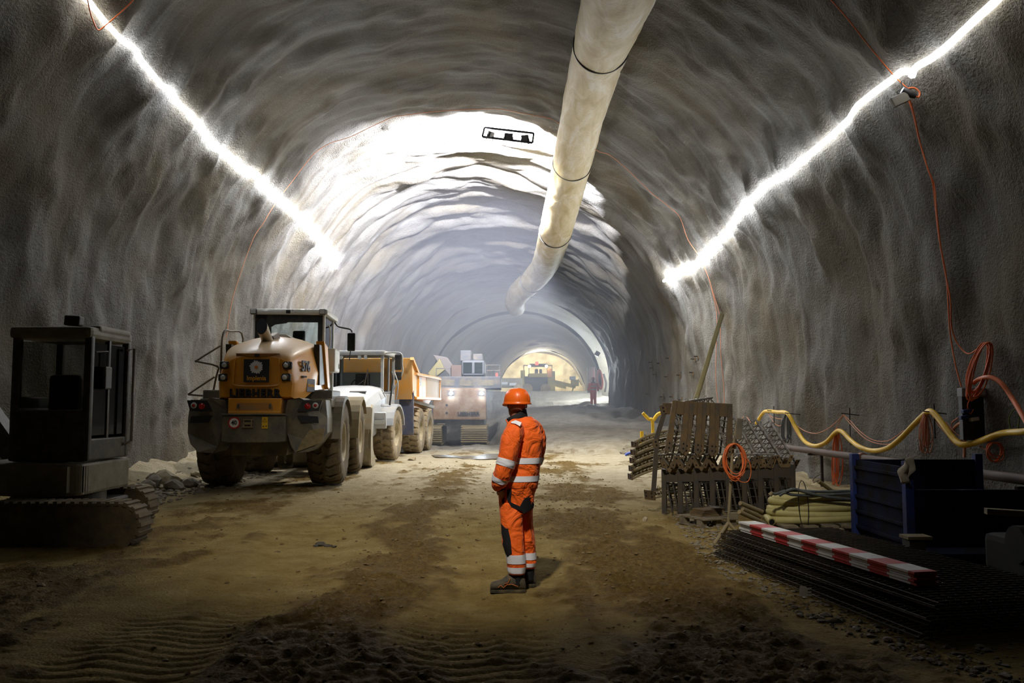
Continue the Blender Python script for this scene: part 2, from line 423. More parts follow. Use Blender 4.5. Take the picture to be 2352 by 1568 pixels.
# ================================================================== ventilation duct
def duct_mat():
    t = NT('duct_fabric'); tc = t.n('ShaderNodeTexCoord')
    mp = t.n('ShaderNodeMapping', {'Vector': (tc, 'Object'), 'Scale': (2., .5, 2.)})
    a = t.n('ShaderNodeTexNoise', {'Vector': mp, 'Scale': 1.3, 'Detail': 7., 'Roughness': .6, 'Distortion': .8})
    b = t.n('ShaderNodeTexNoise', {'Vector': (tc, 'Object'), 'Scale': 9., 'Detail': 5.})
    c = t.ramp(a, [(.34, (.37, .29, .14)), (.52, (.47, .40, .25)), (.68, (.56, .53, .44))])
    c2 = t.mix(t.ramp(b, [(.55, 0.), (.75, .5)]), c, (.33, .28, .19))
    h = t.n('ShaderNodeMath', {0: a, 1: b}, operation='ADD')
    return t.finish(c2, .62, 0, h, .15, .05)
M_DUCT = duct_mat(); M_BAND = mat('duct_band_steel', (.16, .16, .16), .4, .8)
duct = empty('ventilation_duct', P(1382, 103, 18.4), label='long yellowish fabric ventilation duct hanging under the tunnel crown', cat='ventilation duct')
dp = [(1452, -130, 12.2, .655), (1416, 0, 15.0, .645), (1382, 103, 18.4, .63), (1345, 240, 22.8, .625), (1314, 375, 26.8, .62), (1291, 470, 29.3, .615), (1276, 532, 31.6, .61), (1262, 580, 37.0, .63), (1247, 615, 41.5, .63),
      (1222, 645, 44.5, .63), (1196, 668, 46.8, .62), (1182, 690, 48.6, .58), (1186, 706, 50.0, .55)]
dc = [P(x, y, Y) for x, y, Y, r in dp]; e_ = dc[0] - dc[1]; dc = [dc[0] + e_ * 3.2, dc[0] + e_ * 1.6] + dc; dp = [dp[0]] * 2 + dp; path = cr(dc, 8)
rr = np.interp(np.linspace(0, len(dp) - 1, len(path)), range(len(dp)), [d[3] for d in dp])
inv = Matrix.Translation(-duct.location)
cuts = [0, 16, 32, 48, 64, 88, len(path) - 1]
for ci in range(len(cuts) - 1):
    a, b = cuts[ci], cuts[ci + 1]
    seg = path[a:b + 1]; r_ = list(rr[a:b + 1])
    m = MB(); n = 40; L = 0; rings = []
    nn = (len(seg) - 1) * 3 + 1
    for i in range(nn):
        q = i / 3; k = min(int(q), len(seg) - 2); t_ = q - k
        c = seg[k].lerp(seg[k + 1], t_); T_ = (seg[k + 1] - seg[k]).normalized(); rad_ = r_[k] * (1 - t_) + r_[k + 1] * t_
        e0, e1 = i / (nn - 1), 1 - i / (nn - 1)
        rad_ *= 1 - .025 * math.exp(-e1 * 30) + .012 * math.exp(-e0 * 25)
        sx = T_.cross(Vector((0, 0, 1))).normalized(); sz = sx.cross(T_)
        ring = []
        for j in range(n):
            an = 2 * PI * j / n
            w_ = 1 + .018 * float(vnoise(np.array(an * 2.5 + 3 * i / 10), np.array(c.y * 1.6), 7 + ci)) + .008 * math.sin(an * 5 + c.y * 2.5)
            ring.append(inv @ (c + (sx * math.cos(an) + sz * math.sin(an)) * rad_ * w_))
        rings.append(ring)
    m.loft(rings, caps=False); o = m.build('duct_section', M_DUCT, duct)
    if ci:
        m = MB(); c = seg[0]; T_ = (seg[1] - seg[0]).normalized(); sx = T_.cross(Vector((0, 0, 1))).normalized(); sz = sx.cross(T_)
        pr = []
        for j in range(49): 
            an = 2 * PI * j / 49; pr.append(inv @ (c + (sx * math.cos(an) + sz * math.sin(an)) * (r_[0] * 1.012)))
        m.tube(pr, .012 + .006 * (ci == 4), 6, closed=True); m.build('coupling_ring', M_BAND, duct)
for k in (36, 50, 60, 70, 82, 96):
    c = path[k]; top = c + Vector((0, 0, rr[k])); u = on_shell(c.y, .5)
    zt = max([on_shell(c.y, f).z for f in (.5, .55, .6)]) + .1
    MB().tube([inv @ top, inv @ Vector((top.x, top.y, max(zt, top.z + .3)))], .008, 5).build('hanger_wire', M_BAND, duct)

# ================================================================== light strips
def led_mat():
    # output dimmed toward the camera, a vignette put into the strip
    t = NT('led_tube'); a = t.n('ShaderNodeAttribute', attribute_name='output')
    e = t.n('ShaderNodeEmission', {'Color': (.92, .95, 1.0, 1), 'Strength': (a, 2)}); t.t.links.new(e.outputs[0], t.out.inputs[0]); return t.m
M_LED = led_mat()
def strip(name, pts, label, pre=None, y0=6, off=.08, r=.05):
    dn = []
    for (x0, y0_), (x1, y1_) in zip(pts, pts[1:]):
        nn = max(1, int(math.hypot(x1 - x0, y1_ - y0_) / 14)); dn += [(x0 + (x1 - x0) * k / nn, y0_ + (y1_ - y0_) * k / nn) for k in range(nn)]
    q = [shell_at(x, y, off, y0) for x, y in dn + [pts[-1]]]
    out = []
    for i, p in enumerate(q):
        out.append(p)
    if pre: out = [Vector(p) for p in pre(out[0])] + out
    o = MB().tube(cr(out, 2), r, 6).build(name, M_LED); tag(o, label, 'light strip'); v = np.array([q_.co.y for q_ in o.data.vertices]); at = o.data.attributes.new('output', 'FLOAT', 'POINT'); at.data.foreach_set('value', np.interp(v, [9, 13, 18, 24, 33], [10, 16, 38, 85, 150]).astype(np.float32)); return o, out
LL = [(201, 0), (244, 54), (280, 92), (310, 112), (326, 140), (372, 196), (397, 214), (411, 240), (461, 288), (489, 332), (520, 352), (558, 388), (594, 410),
      (637, 454), (664, 476), (698, 510), (722, 534), (742, 565), (759, 585), (775, 597), (772, 616)]
LR = [(2085, 164), (2070, 165), (2050, 182), (2009, 211), (1968, 244), (1950, 273), (1900, 320), (1850, 360), (1803, 400), (1750, 429), (1695, 489), (1671, 532),
      (1632, 571), (1593, 611), (1561, 625), (1525, 645)]
LR2 = [(2330, -50), (2290, 0), (2240, 45), (2182, 100), (2161, 118), (2138, 135), (2114, 148), (2100, 159), (2095, 175)]
s1, q1 = strip('led_light_strip', LL, 'glowing white light strip sagging along the left tunnel wall', lambda p: [p + Vector((0, -1.6, .1)), p + Vector((0, -.8, -.03))])
s2, q2 = strip('led_light_strip', LR, 'glowing white light strip running down the right tunnel wall to the girder stack')
s3, q3 = strip('led_light_strip', LR2, 'short white light strip above the black plug connector on the right wall')
print('LED', q1[0], q1[-1], q2[0], q2[-1], q3[0])

# ================================================================== floodlight rack under the crown
M_BLK = mat('black_steel', (.02, .02, .022), .5, .3)
M_FL = emit('floodlight_glass', (.95, .97, 1.0), 60)
RY = 26.2
rc = P(1167, 312, RY)
rack = empty('floodlight_rack', rc, label='steel rack with three floodlights hanging from the lit tunnel crown', cat='floodlight rack')
a, b, c_, d = [P(x, y, RY) - rc for x, y in ((1108, 314), (1223, 328), (1226, 306), (1113, 293))]
m = MB()
for u, v in ((a, b), (b, c_), (c_, d), (d, a)): m.beam(u, v, .06, .06)
m.build('frame', M_BLK, rack)
m = MB(); m.cyl((a + d) / 2 * 0 + (c_ + d) / 2, (c_ + d) / 2 + Vector((0, 0, .9)), .012, n=6)
m.build('hanger', M_BLK, rack)
FL = []
for (x, y, yaw, w_) in ((1127, 310, 44, .24), (1168, 314, 10, .27), (1206, 318, -16, .24)):
    p = P(x, y, RY) - rc
    h = MB().box((0, 0, 0), (w_, .07, .22), None, .015).box((0, -.05, 0), (w_ * .7, .05, .16)).build('floodlight', M_BLK, rack, p, (rad(22), 0, rad(yaw)))
    MB().box((0, .038, 0), (w_ * .9, .004, .19)).build('lens', M_FL, h)
    MB().beam((-w_ * .55, 0, 0), (-w_ * .55, 0, -.17), .02, .02).beam((w_ * .55, 0, 0), (w_ * .55, 0, -.17), .02, .02).beam((-w_ * .55, 0, -.17), (w_ * .55, 0, -.17), .02, .02).build('bracket', M_BLK, h)
    FL.append((rc + p, yaw))
# ================================================================== shared machine materials and parts
def dusty_yellow():
    t = NT('machine_yellow'); tc = t.n('ShaderNodeTexCoord'); nz = t.n('ShaderNodeTexNoise', {'Vector': (tc, 'Object'), 'Scale': 2.4, 'Detail': 7., 'Roughness': .65})
    ge = t.n('ShaderNodeNewGeometry'); sx = t.n('ShaderNodeSeparateXYZ', {0: (ge, 'Normal')})
    up = t.n('ShaderNodeMath', {0: (sx, 2), 1: t.n('ShaderNodeMath', {0: nz, 1: .5}, operation='MULTIPLY')}, operation='ADD')
    c = t.mix(t.ramp(nz, [(.45, 0.), (.8, .45)]), (.72, .31, .02), (.46, .26, .08))
    c = t.mix(t.ramp(up, [(.55, 0.), (1.15, .75)]), c, (.55, .45, .30))
    return t.finish(c, t.n('ShaderNodeMapRange', {'Value': nz, 'To Min': .3, 'To Max': .6}), 0, **{'Coat Weight': .2, 'Coat Roughness': .25})
M_YEL = dusty_yellow()
M_WHT = mat('machine_white', (.56, .57, .53), .42, 0, .35, (.40, .35, .24), 2.5, **{'Coat Weight': .2})
M_DRK = mat('machine_dark_grey', (.055, .06, .065), .5, 0, .75, (.21, .175, .11), 2.6)
M_BLKP = mat('black_plastic', (.016, .016, .018), .45, 0, .35, (.10, .085, .06), 4)
M_RUB = mat('tyre_rubber', (.035, .032, .028), .85, 0, .95, (.17, .125, .065), 5, bump=.4, bscale=60)
M_RUBF = mat('muddy_tyre_rubber', (.10, .085, .065), .9, 0, 1.0, (.34, .27, .17), 4, bump=.4, bscale=50)
M_RIM = mat('rim_beige', (.42, .36, .24), .6, 0, .6, (.28, .22, .12), 5)
M_STL = mat('worn_steel', (.16, .155, .15), .45, .7, .6, (.16, .11, .06), 6)
M_MUDST = mat('muddy_steel', (.20, .17, .10), .75, 0, .8, (.27, .21, .11), 4, bump=.3)
M_GLD = mat('dark_glass', (.015, .02, .02), .08, 0, .25, (.10, .09, .07), 2)
M_RED = mat('red_lens', (.35, .01, .01), .2)
M_LENS = mat('clear_lens', (.6, .62, .6), .15, .3)
M_INK = mat('black_ink', (.008, .008, .01), .6)
def glass(name='cab_glass', tint=(.93, .965, .965)):
    if name in _mats: return _mats[name]
    t = NT(name); a = t.n('ShaderNodeBsdfTransparent', {'Color': (*tint, 1)}); b = t.n('ShaderNodeBsdfGlossy', {'Roughness': .04})
    f = t.n('ShaderNodeFresnel', {'IOR': 1.45}); m = t.n('ShaderNodeMixShader', {0: f, 1: a, 2: b}); t.t.links.new(m.outputs[0], t.out.inputs[0])
    _mats[name] = t.m; return t.m
M_GLS = glass()

def text(s, size, m, parent, loc, rot, name='lettering', off=0.0, sx=1.0, depth=.002, shear=0, spacing=1.0):
    cu = bpy.data.curves.new('t', 'FONT'); cu.body = s; cu.size = size; cu.align_x = 'CENTER'; cu.align_y = 'CENTER'
    cu.extrude = depth; cu.offset = off; cu.shear = shear; cu.space_character = spacing; cu.resolution_u = 3
    o = bpy.data.objects.new('t', cu); COL.objects.link(o)
    dg = bpy.context.evaluated_depsgraph_get(); me = bpy.data.meshes.new_from_object(o.evaluated_get(dg))
    bpy.data.objects.remove(o); bpy.data.curves.remove(cu)
    for v in me.vertices: v.co.x *= sx
    me.materials.clear(); me.materials.append(m)
    r = bpy.data.objects.new(name, me); COL.objects.link(r); r.parent = parent; r.location = loc; r.rotation_euler = rot
    return r

_tyres = {}
def tyre_mesh(R, W, rimr, n=22, depth=.045):
    k = (R, W, rimr)
    if k in _tyres: return _tyres[k]
    m = MB(); h = W / 2
    prof = [(rimr, -h * .80), (rimr + .04, -h * .95), (R * .72, -h * 1.0), (R * .87, -h * .98), (R * .955 , -h * .86), (R - depth - .004, -h * .55), (R - depth, 0)]
    prof = prof + [(r, -x) for r, x in prof[:-1][::-1]]
    m.lathe(prof, axis='X', n=56)
    for side in (1, -1):
        for i in range(n):
            a0 = 2 * PI * (i + (.5 if side < 0 else 0)) / n; pit = 2 * PI / n
            ts = [(-.10, .30, .0), (.28, .62, .0), (.62, .42, -.004), (.90, .34, -.03), (1.0, .30, -.10)]
            rings = []
            for t_, sh, dr in ts:
                x = side * h * t_; w_ = pit * (.33 + .05 * t_)
                ang = a0 + pit * sh * 1.15
                ro = R + dr * (R / .875); ri = ro - depth * 1.6
                q = []
                for aa, rr_ in ((ang - w_, ri), (ang - w_ * .85, ro), (ang + w_ * .85, ro), (ang + w_, ri)):
                    q.append(Vector((x, rr_ * math.cos(aa), rr_ * math.sin(aa))))
                rings.append(q)
            m.loft(rings, smooth=False)
    _tyres[k] = m; return m
def wheel(parent, c, R, W, rimr, side, rub, rimm=None, steer=0):
    """side +1: outer face towards local +x"""
    o = tyre_mesh(R, W, rimr).build('wheel', rub, parent, c, (0, 0, steer), recalc=True)
    m = MB(); h = W / 2 * side
    m.lathe([(rimr + .035, h * .86), (rimr + .02, h * .93), (rimr, h * .84), (rimr * .90, h * .55), (rimr * .72, h * .42), (rimr * .5, h * .40), (rimr * .46, h * .62), (rimr * .3, h * .70), (0.001, h * .70)], axis='X', n=36)
    m.lathe([(rimr + .03, -h * .86), (rimr, -h * .84), (rimr * .9, -h * .3), (0.001, -h * .3)], axis='X', n=28)
    for k in range(10):
        a = 2 * PI * k / 10; m.cyl((h * .41, rimr * .6 * math.cos(a), rimr * .6 * math.sin(a)), (h * .47, rimr * .6 * math.cos(a), rimr * .6 * math.sin(a)), .018, n=6)
    m.build('rim', rimm or M_RIM, o)
    return o
def rail(parent, pts, r, m, name='handrail', n=4):
    return MB().tube(cr(pts, n), r, 6).build(name, m, parent)
# ================================================================== yellow wheel loader seen from behind
Ld = empty('wheel_loader', (-5.1, 18.6, 0), rad(4), 'large muddy yellow wheel loader with white cab parked along the left wall', 'wheel loader')
R0, W0 = .90, .70
for x in (-1.12, 1.12):
    wheel(Ld, (x, 0, R0), R0, W0, .40, 1 if x > 0 else -1, M_RUB)
    wheel(Ld, (x, 3.35, R0), R0, W0, .40, 1 if x > 0 else -1, M_RUB, steer=0)
# counterweight: centre and two big side blocks
m = MB()
m.prism([(-.60, 1.50), (.60, 1.50), (.60, 1.0), (.46, .98), (-.46, .98), (-.60, 1.0)], -2.20, -1.5, 'Y', inset=.02)
for s in (1, -1):
    pl = [(.56, 1.60), (.60, 1.80), (.84, 1.84), (.92, 1.80), (1.30, 1.80), (1.34, 1.45), (1.34, 1.15), (1.20, .95), (1.05, .80), (.78, .78), (.70, .90), (.60, 1.15), (.56, 1.3)]
    rr_ = []
    for y, sc, dz in ((-2.1, 1.0, 0), (-1.6, 1.0, 0), (-1.05, .995, 0)):
        rr_.append([Vector((s * (px * sc), y + (.28 if px > 1.25 and y < -2 else (.10 if px < .62 and y < -2 else 0)), pz + dz)) for px, pz in pl])
    m.loft(rr_, smooth=False)
m.build('counterweight', M_DRK, Ld, bevel=.018)
MB().prism([(.80, .80), (1.30, .98), (1.33, 1.25), (1.05, 1.22), (.9, 1.0)], -2.135, -2.10, 'Y').build('mud_crust', mat('dried_mud', (.27, .22, .12), .95, 0, .6, (.16, .12, .05), 9, bump=.8), Ld)
MB().box((0, -2.22, 1.52), (1.22, .06, .03), None, .01).build('bumper_edge', M_DRK, Ld)
# hood
def hx(pts, y): return [Vector((x, y, z)) for x, z in pts]
def hsec(hw_b, hw_t, zb, zt, y, dome):
    p = [(-hw_b, zb), (-hw_b - .02, zb + (zt - zb) * .35), (-hw_t - .03, zt - .32), (-hw_t + .02, zt - .13), (-hw_t * .78, zt - .03), (-hw_t * .4, zt + dome * .7), (0, zt + dome),
         (hw_t * .4, zt + dome * .7), (hw_t * .78, zt - .03), (hw_t - .02, zt - .13), (hw_t + .03, zt - .32), (hw_b + .02, zb + (zt - zb) * .35), (hw_b, zb)]
    return hx(p, y)
rings = [hsec(.66, .58, 1.86, 2.62, -2.02, .03), hsec(.72, .645, 1.82, 2.72, -1.93, .04), hsec(.80, .72, 1.80, 2.84, -1.62, .06), hsec(.90, .80, 1.95, 2.96, -1.1, .09), hsec(.93, .84, 2.02, 3.05, -.5, .10), hsec(.93, .84, 2.05, 3.10, .25, .10), hsec(.92, .82, 2.05, 3.08, .85, .08)]
rs = []
for col in range(len(rings[0])): rs.append(cr([r[col] for r in rings], 4))
rings = [[rs[c][k] for c in range(len(rs))] for k in range(len(rs[0]))]
rings = [[r[0]] + cr(r[1:-1], 3) + [r[-1]] for r in rings]
ho_ = MB().loft(rings, smooth=True).build('hood', M_YEL, Ld); ho_.data.set_sharp_from_angle(angle=rad(38))
m = MB(); m.prism([(-.50, 1.50), (-.50, 1.83), (.50, 1.83), (.50, 1.50)], -2.16, -1.4, 'Y', inset=.02)
m.box((0, -2.17, 1.55), (.98, .04, .05), None, .01); m.build('rear_grille_panel', M_YEL, Ld)
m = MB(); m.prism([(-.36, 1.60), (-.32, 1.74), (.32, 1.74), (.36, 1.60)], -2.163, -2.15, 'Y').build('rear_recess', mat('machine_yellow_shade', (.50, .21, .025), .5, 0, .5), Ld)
for s in (-.30, .30): MB().box((s, -2.18, 1.68), (.045, .02, .085), None, .008).build('latch', M_STL, Ld)
# raised frame around the badge, upper shadow lip
m = MB(); fr = cr([(-.42, -2.055, 2.60), (-.44, -2.06, 2.20), (-.40, -2.065, 2.08), (0, -2.075, 2.06), (.40, -2.065, 2.08), (.44, -2.06, 2.20), (.42, -2.055, 2.60)], 4)
m.tube(fr, .016, 6); m.build('hood_crease', M_YEL, Ld)
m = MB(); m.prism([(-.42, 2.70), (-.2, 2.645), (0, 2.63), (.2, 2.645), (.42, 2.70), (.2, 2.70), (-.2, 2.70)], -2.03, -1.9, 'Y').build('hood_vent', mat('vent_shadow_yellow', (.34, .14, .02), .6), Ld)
MB().box((0, -2.035, 2.665), (.09, .02, .05)).build('camera', M_BLKP, Ld)
m = MB()
m.prism([(-.24, 2.14), (.245, 2.14), (.245, 2.585), (-.24, 2.585)], -2.075, -2.06, 'Y'); pl_ = m.build('company_plate', mat('plate_charcoal', (.035, .036, .045), .35), Ld)
MB().cyl((0, -2.082, 2.43), (0, -2.09, 2.43), .032, n=16).build('flower_centre', mat('flower_orange', (.75, .22, .02), .6), pl_)
m = MB()
for k in range(17):
    a = 2 * PI * k / 17; L_ = .122 + .008 * ((k * 7) % 3); c, s = math.cos(a), math.sin(a)
    q = [(.03, -.006), (.085, -.019), (L_ - .008, -.014), (L_, 0), (L_ - .008, .014), (.085, .019), (.03, .006)]
    m.prism([(u * c - v * s, 2.43 + u * s + v * c) for u, v in q], -2.081, -2.076, 'Y')
m.build('flower_petals', mat('petal_white', (.75, .75, .78), .6), pl_)
text('Implenia', .125, mat('badge_orange', (.80, .38, .03), .6), pl_, (.005, -2.08, 2.215), (PI / 2, 0, 0), off=.002, sx=.88)
text('LIEBHERR', .205, M_INK, Ld, (-.02, -2.05, 1.925), (PI / 2, 0, 0), off=.007, sx=.98, depth=.03, spacing=1.16)
text('power', .07, M_INK, Ld, (.40, -2.05, 1.84), (PI / 2, 0, 0), shear=.3, depth=.03)
text('576', .29, mat('decal_grey', (.16, .17, .20), .6), Ld, (.835, -1.42, 2.47), (PI / 2, 0, rad(80)), off=.008, sx=1.1, depth=.014)
text('power', .07, mat('decal_grey', (.16, .17, .20), .6), Ld, (.83, -1.58, 2.27), (PI / 2, 0, rad(79)), depth=.03)
m = MB().box((0, 0, 0), (.42, .05, .26)); pl2 = m.build('side_plate', mat('decal_grey', (.16, .17, .20), .6), Ld, (.885, -1.2, 2.10), (0, 0, rad(78)))
text('Implenia', .105, mat('badge_orange', (.80, .38, .03), .6), pl2, (0, -.027, 0), (PI / 2, 0, 0), off=.002)
# four round work lamps on the hood corners
for x, z in ((.57, 2.47), (.55, 2.235), (-.60, 2.47), (-.62, 2.23)):
    l = MB().box((x + .02 * (1 if x > 0 else -1), -2.02, z), (.17, .10, .15), None, .03).cyl((x, -2.02, z), (x, -2.12, z), .068, n=20).build('rear_lamp', M_BLKP, Ld)
    MB().lathe([(.001, -2.135), (.03, -2.132), (.05, -2.12)], (x, 0, z), axis='Y', n=16).build('lamp_lens', M_LENS, l)
# side intake grille and lower hood fairing
for s in (1, -1):
    MB().prism([(-.60, 2.98), (-.30, 2.98), (.30, 2.16), (-.48, 2.12)], .86, .975, 'X', M=Matrix.Scale(s, 4, (1, 0, 0))).build('side_grille', M_BLKP, Ld)
    MB().prism([(-.25, 3.08), (.30, 3.0), (.75, 2.1), (.6, 2.05), (.38, 2.1)], .84, 1.02, 'X', M=Matrix.Scale(s, 4, (1, 0, 0)), inset=.02).build('hood_flare', M_YEL, Ld)
    MB().box((s * 1.0, -.35, 1.90), (.62, 1.3, .22), None, .03).box((s * 1.0, -.9, 1.74), (.64, .5, .18), None, .03).build('side_step', M_DRK, Ld)
    # fender strip wrapping the rear tyre
    m = MB(); pr = []
    for k in range(15):
        a = rad(6 + k * 11.0); pr.append((-math.cos(a) * (R0 + .13), R0 + math.sin(a) * (R0 + .10)))
    rg = [[Vector((s * (1.12 - .36), y, z)), Vector((s * (1.12 + .37), y, z)), Vector((s * (1.12 + .39), y * .93, R0 + (z - R0) * .93)), Vector((s * (1.12 - .36), y * .95, R0 + (z - R0) * .95))] for y, z in pr]
    m.loft(rg, smooth=False); m.build('rear_fender', M_DRK, Ld)
    m = MB(); pr = []
    for k in range(12):
        a = rad(0 + k * 13.0); pr.append((3.35 - math.cos(a) * (R0 + .14), R0 + math.sin(a) * (R0 + .12)))
    rg = [[Vector((s * (1.12 - .36), y, z)), Vector((s * (1.12 + .38), y, z)), Vector((s * (1.12 + .40), 3.35 + (y - 3.35) * .93, R0 + (z - R0) * .93)), Vector((s * (1.12 - .36), 3.35 + (y - 3.35) * .95, R0 + (z - R0) * .95))] for y, z in pr]
    m.loft(rg, smooth=False); m.build('front_fender', M_MUDST, Ld)
# rear light clusters, handles, mudguard plates
for s in (1, -1):
    c = MB().prism([(.80, 1.58), (.90, 1.78), (1.28, 1.79), (1.22, 1.585), (.95, 1.57)], -2.125, -2.09, 'Y', M=Matrix.Scale(s, 4, (1, 0, 0))).build('light_cluster', M_BLKP, Ld)
    MB().lathe([(.001, -2.15), (.05, -2.145), (.062, -2.12)], (s * 1.0, 0, 1.675), axis='Y', n=18).build('tail_lens', M_RED, c)
    MB().lathe([(.001, -2.15), (.03, -2.145), (.032, -2.12)], (s * 1.15, 0, 1.69), axis='Y', n=14).build('brake_lens', M_RED, c)
    MB().lathe([(.032, -2.14), (.055, -2.14), (.06, -2.12)], (s * 1.15, 0, 1.69), axis='Y', n=18).build('reflector_ring', M_LENS, c)
    MB().prism([(.80, 1.50), (.88, 1.36), (1.22, 1.35), (1.20, 1.48)], -2.115, -2.08, 'Y', M=Matrix.Scale(s, 4, (1, 0, 0))).build('hand_recess', M_INK, Ld)
# speed sign, hitch, warning sticker
sg = MB().cyl((-.36, -2.21, 1.36), (-.36, -2.225, 1.36), .115, n=32).build('speed_sign', mat('sign_red', (.5, .02, .02), .5), Ld)
MB().cyl((-.36, -2.225, 1.36), (-.36, -2.229, 1.36), .088, n=32).build('sign_face', mat('sign_white', (.75, .75, .70), .5), sg)
text('40', .115, M_INK, sg, (-.36, -2.232, 1.36), (PI / 2, 0, 0), off=.003, sx=.9)
m = MB().box((-.10, -2.22, 1.35), (.17, .06, .05)).box((-.10, -2.24, 1.42), (.20, .04, .02)).box((-.10, -2.24, 1.28), (.20, .04, .02))
m.cyl((-.17, -2.26, 1.43), (-.17, -2.26, 1.27), .012).cyl((-.03, -2.26, 1.43), (-.03, -2.26, 1.27), .012); m.build('tow_hitch', M_MUDST, Ld)
ws = MB().box((.215, -2.212, 1.36), (.11, .02, .22)).build('warning_sticker', mat('sticker_yellow', (.75, .45, .02), .5), Ld)
m = MB(); tri = [(.215, 1.45), (.255, 1.375), (.175, 1.375)]
for i in range(3): m.beam((tri[i][0], -2.223, tri[i][1]), (tri[(i + 1) % 3][0], -2.223, tri[(i + 1) % 3][1]), .004, .008, (0, 1, 0))
m.box((.215, -2.223, 1.41), (.006, .003, .025)).box((.187, -2.223, 1.29), (.016, .003, .03)).box((.243, -2.223, 1.295), (.016, .003, .03)).box((.215, -2.223, 1.29), (.02, .003, .006))
m.build('sticker_lettering', M_INK, ws)
# exhaust
def exr(c, rx, rz, tilt, n=28): return [Vector(c) + Vector((rx * math.cos(2 * PI * k / n), rz * math.sin(2 * PI * k / n) * math.sin(tilt), rz * math.sin(2 * PI * k / n) * math.cos(tilt))) for k in range(n)]
eb, em, et = (.03, -1.10, 2.92), (.0, -1.30, 3.10), (-.045, -1.50, 3.28)
MB().loft([exr(eb, .12, .12, rad(60)), exr(em, .108, .12, rad(42)), exr(et, .115, .17, rad(12))], caps=False).build('exhaust_pipe', mat('exhaust_steel', (.36, .29, .20), .4, .8), Ld)
MB().loft([exr(et, .108, .160, rad(12)), exr(em, .095, .11, rad(42))]).build('exhaust_bore', M_INK, Ld)
MB().box((.10, -.98, 3.08), (.14, .24, .18), (rad(25), 0, rad(-20)), .02).build('exhaust_bracket', M_STL, Ld)
MB().prism([(-.35, 3.16), (-.28, 3.22), (.22, 3.22), (.34, 3.14)], -.35, .5, 'Y', inset=.01).build('hood_hatch', M_WHT, Ld)
# cab (offset slightly to the machine's right)
cb = MB(); x0, x1, y0, y1, zb, zt = -.78, .84, 1.0, 2.55, 1.95, 3.86
for x in (x0 + .05, x1 - .05):
    for y in (y0 + .05, y1 - .05): cb.beam((x, y, zb), (x, y, zt - .05), .11, .11, (0, 1, 0), .02)
cb.box(((x0 + x1) / 2, y0 + .05, 2.5), (x1 - x0, .10, .95), None, .02)
cb.box(((x0 + x1) / 2, (y0 + y1) / 2, zb), (x1 - x0, y1 - y0, .12), None, .02)
cb.box((x1 - .04, y0 + .35, 2.4), (.09, .6, .9), None, .02)
cb.box((x0 + .04, (y0 + y1) / 2, 2.35), (.08, y1 - y0, .75), None, .02)
cb.box(((x0 + x1) / 2, y1 - .04, 2.3), (x1 - x0, .08, .7), None, .02)
cb.build('cab', M_WHT, Ld)
MB().box(((x0 + x1) / 2 + .02, (y0 + y1) / 2 + .03, zt - .02), (x1 - x0 + .12, y1 - y0 + .25, .13), None, .05).build('roof', M_WHT, Ld)
MB().box((x1 + .10, y0 + .62, 2.75), (.24, .85, .55), None, .04).build('side_box', M_WHT, Ld)
text('R', .16, M_INK, Ld, (x1 + .23, y0 + .85, 2.62), (PI / 2, 0, PI / 2), off=.004)
# rear window: black frit frame and clear centre
m = MB(); za, zc = 2.99, 3.76
m.box(((x0 + x1) / 2, y0 - .004, zc - .07), (x1 - x0 - .10, .015, .17)).box(((x0 + x1) / 2, y0 - .004, za + .035), (x1 - x0 - .10, .015, .09))
m.box((x0 + .17, y0 - .004, (za + zc) / 2), (.26, .015, zc - za)).box((x1 - .10, y0 - .004, (za + zc) / 2), (.11, .015, zc - za))
m.prism([(x0 + .28, 3.62), (x0 + .28, 3.5), (x0 + .42, 3.5), (x0 + .50, 3.55), (x0 + .75, 3.58), (x0 + .8, 3.62)], y0 - .01, y0 + .003, 'Y')
m.build('rear_window_frame', M_BLKP, Ld)
MB().box(((x0 + x1) / 2 + .02, y0, (za + zc) / 2), (x1 - x0 - .3, .006, zc - za - .15)).build('rear_window', M_GLS, Ld)
MB().box(((x0 + x1) / 2, y1 - .02, 3.25), (x1 - x0 - .2, .008, 1.05)).build('windshield', M_GLS, Ld)
MB().box((x1 - .02, (y0 + y1) / 2 + .1, 3.1), (.008, y1 - y0 - .4, 1.35)).build('door_window', M_GLS, Ld)
MB().box((x0 + .02, (y0 + y1) / 2, 3.2), (.008, y1 - y0 - .3, 1.1)).build('door_window', M_GLS, Ld)
rail(Ld, [(x1 + .02, y0 + .22, 3.55), (x1 + .09, y0 + .22, 3.5), (x1 + .09, y0 + .22, 3.1), (x1 + .02, y0 + .22, 3.05)], .018, M_WHT, 'door_handle')
# seat seen through the window
st = MB().box((.10, 1.9, 2.78), (.52, .14, .62), (rad(-6), 0, 0), .06).box((.10, 2.1, 2.5), (.54, .5, .14), None, .04).build('seat', M_BLKP, Ld)
MB().box((.10, 1.9, 3.36), (.30, .10, .26), (rad(-6), 0, 0), .05).cyl((.02, 1.9, 3.1), (.02, 1.9, 3.3), .008).cyl((.18, 1.9, 3.1), (.18, 1.9, 3.3), .008).build('headrest', M_BLKP, st)
MB().box((-.42, 2.2, 2.95), (.10, .06, .34), (0, rad(-25), 0), .03).build('joystick', M_BLKP, Ld)
MB().box((.62, y1 - .08, 3.56), (.16, .04, .14), None, .02).build('interior_mirror', M_BLKP, Ld)
for x in (x0 + .02, x1 - .04):
    l = MB().box((x, y0 - .09, 3.84), (.15, .10, .13), None, .025).build('roof_lamp', M_BLKP, Ld)
    MB().box((x, y0 - .145, 3.84), (.115, .012, .095), None, .01).build('lamp_lens', M_LENS, l)
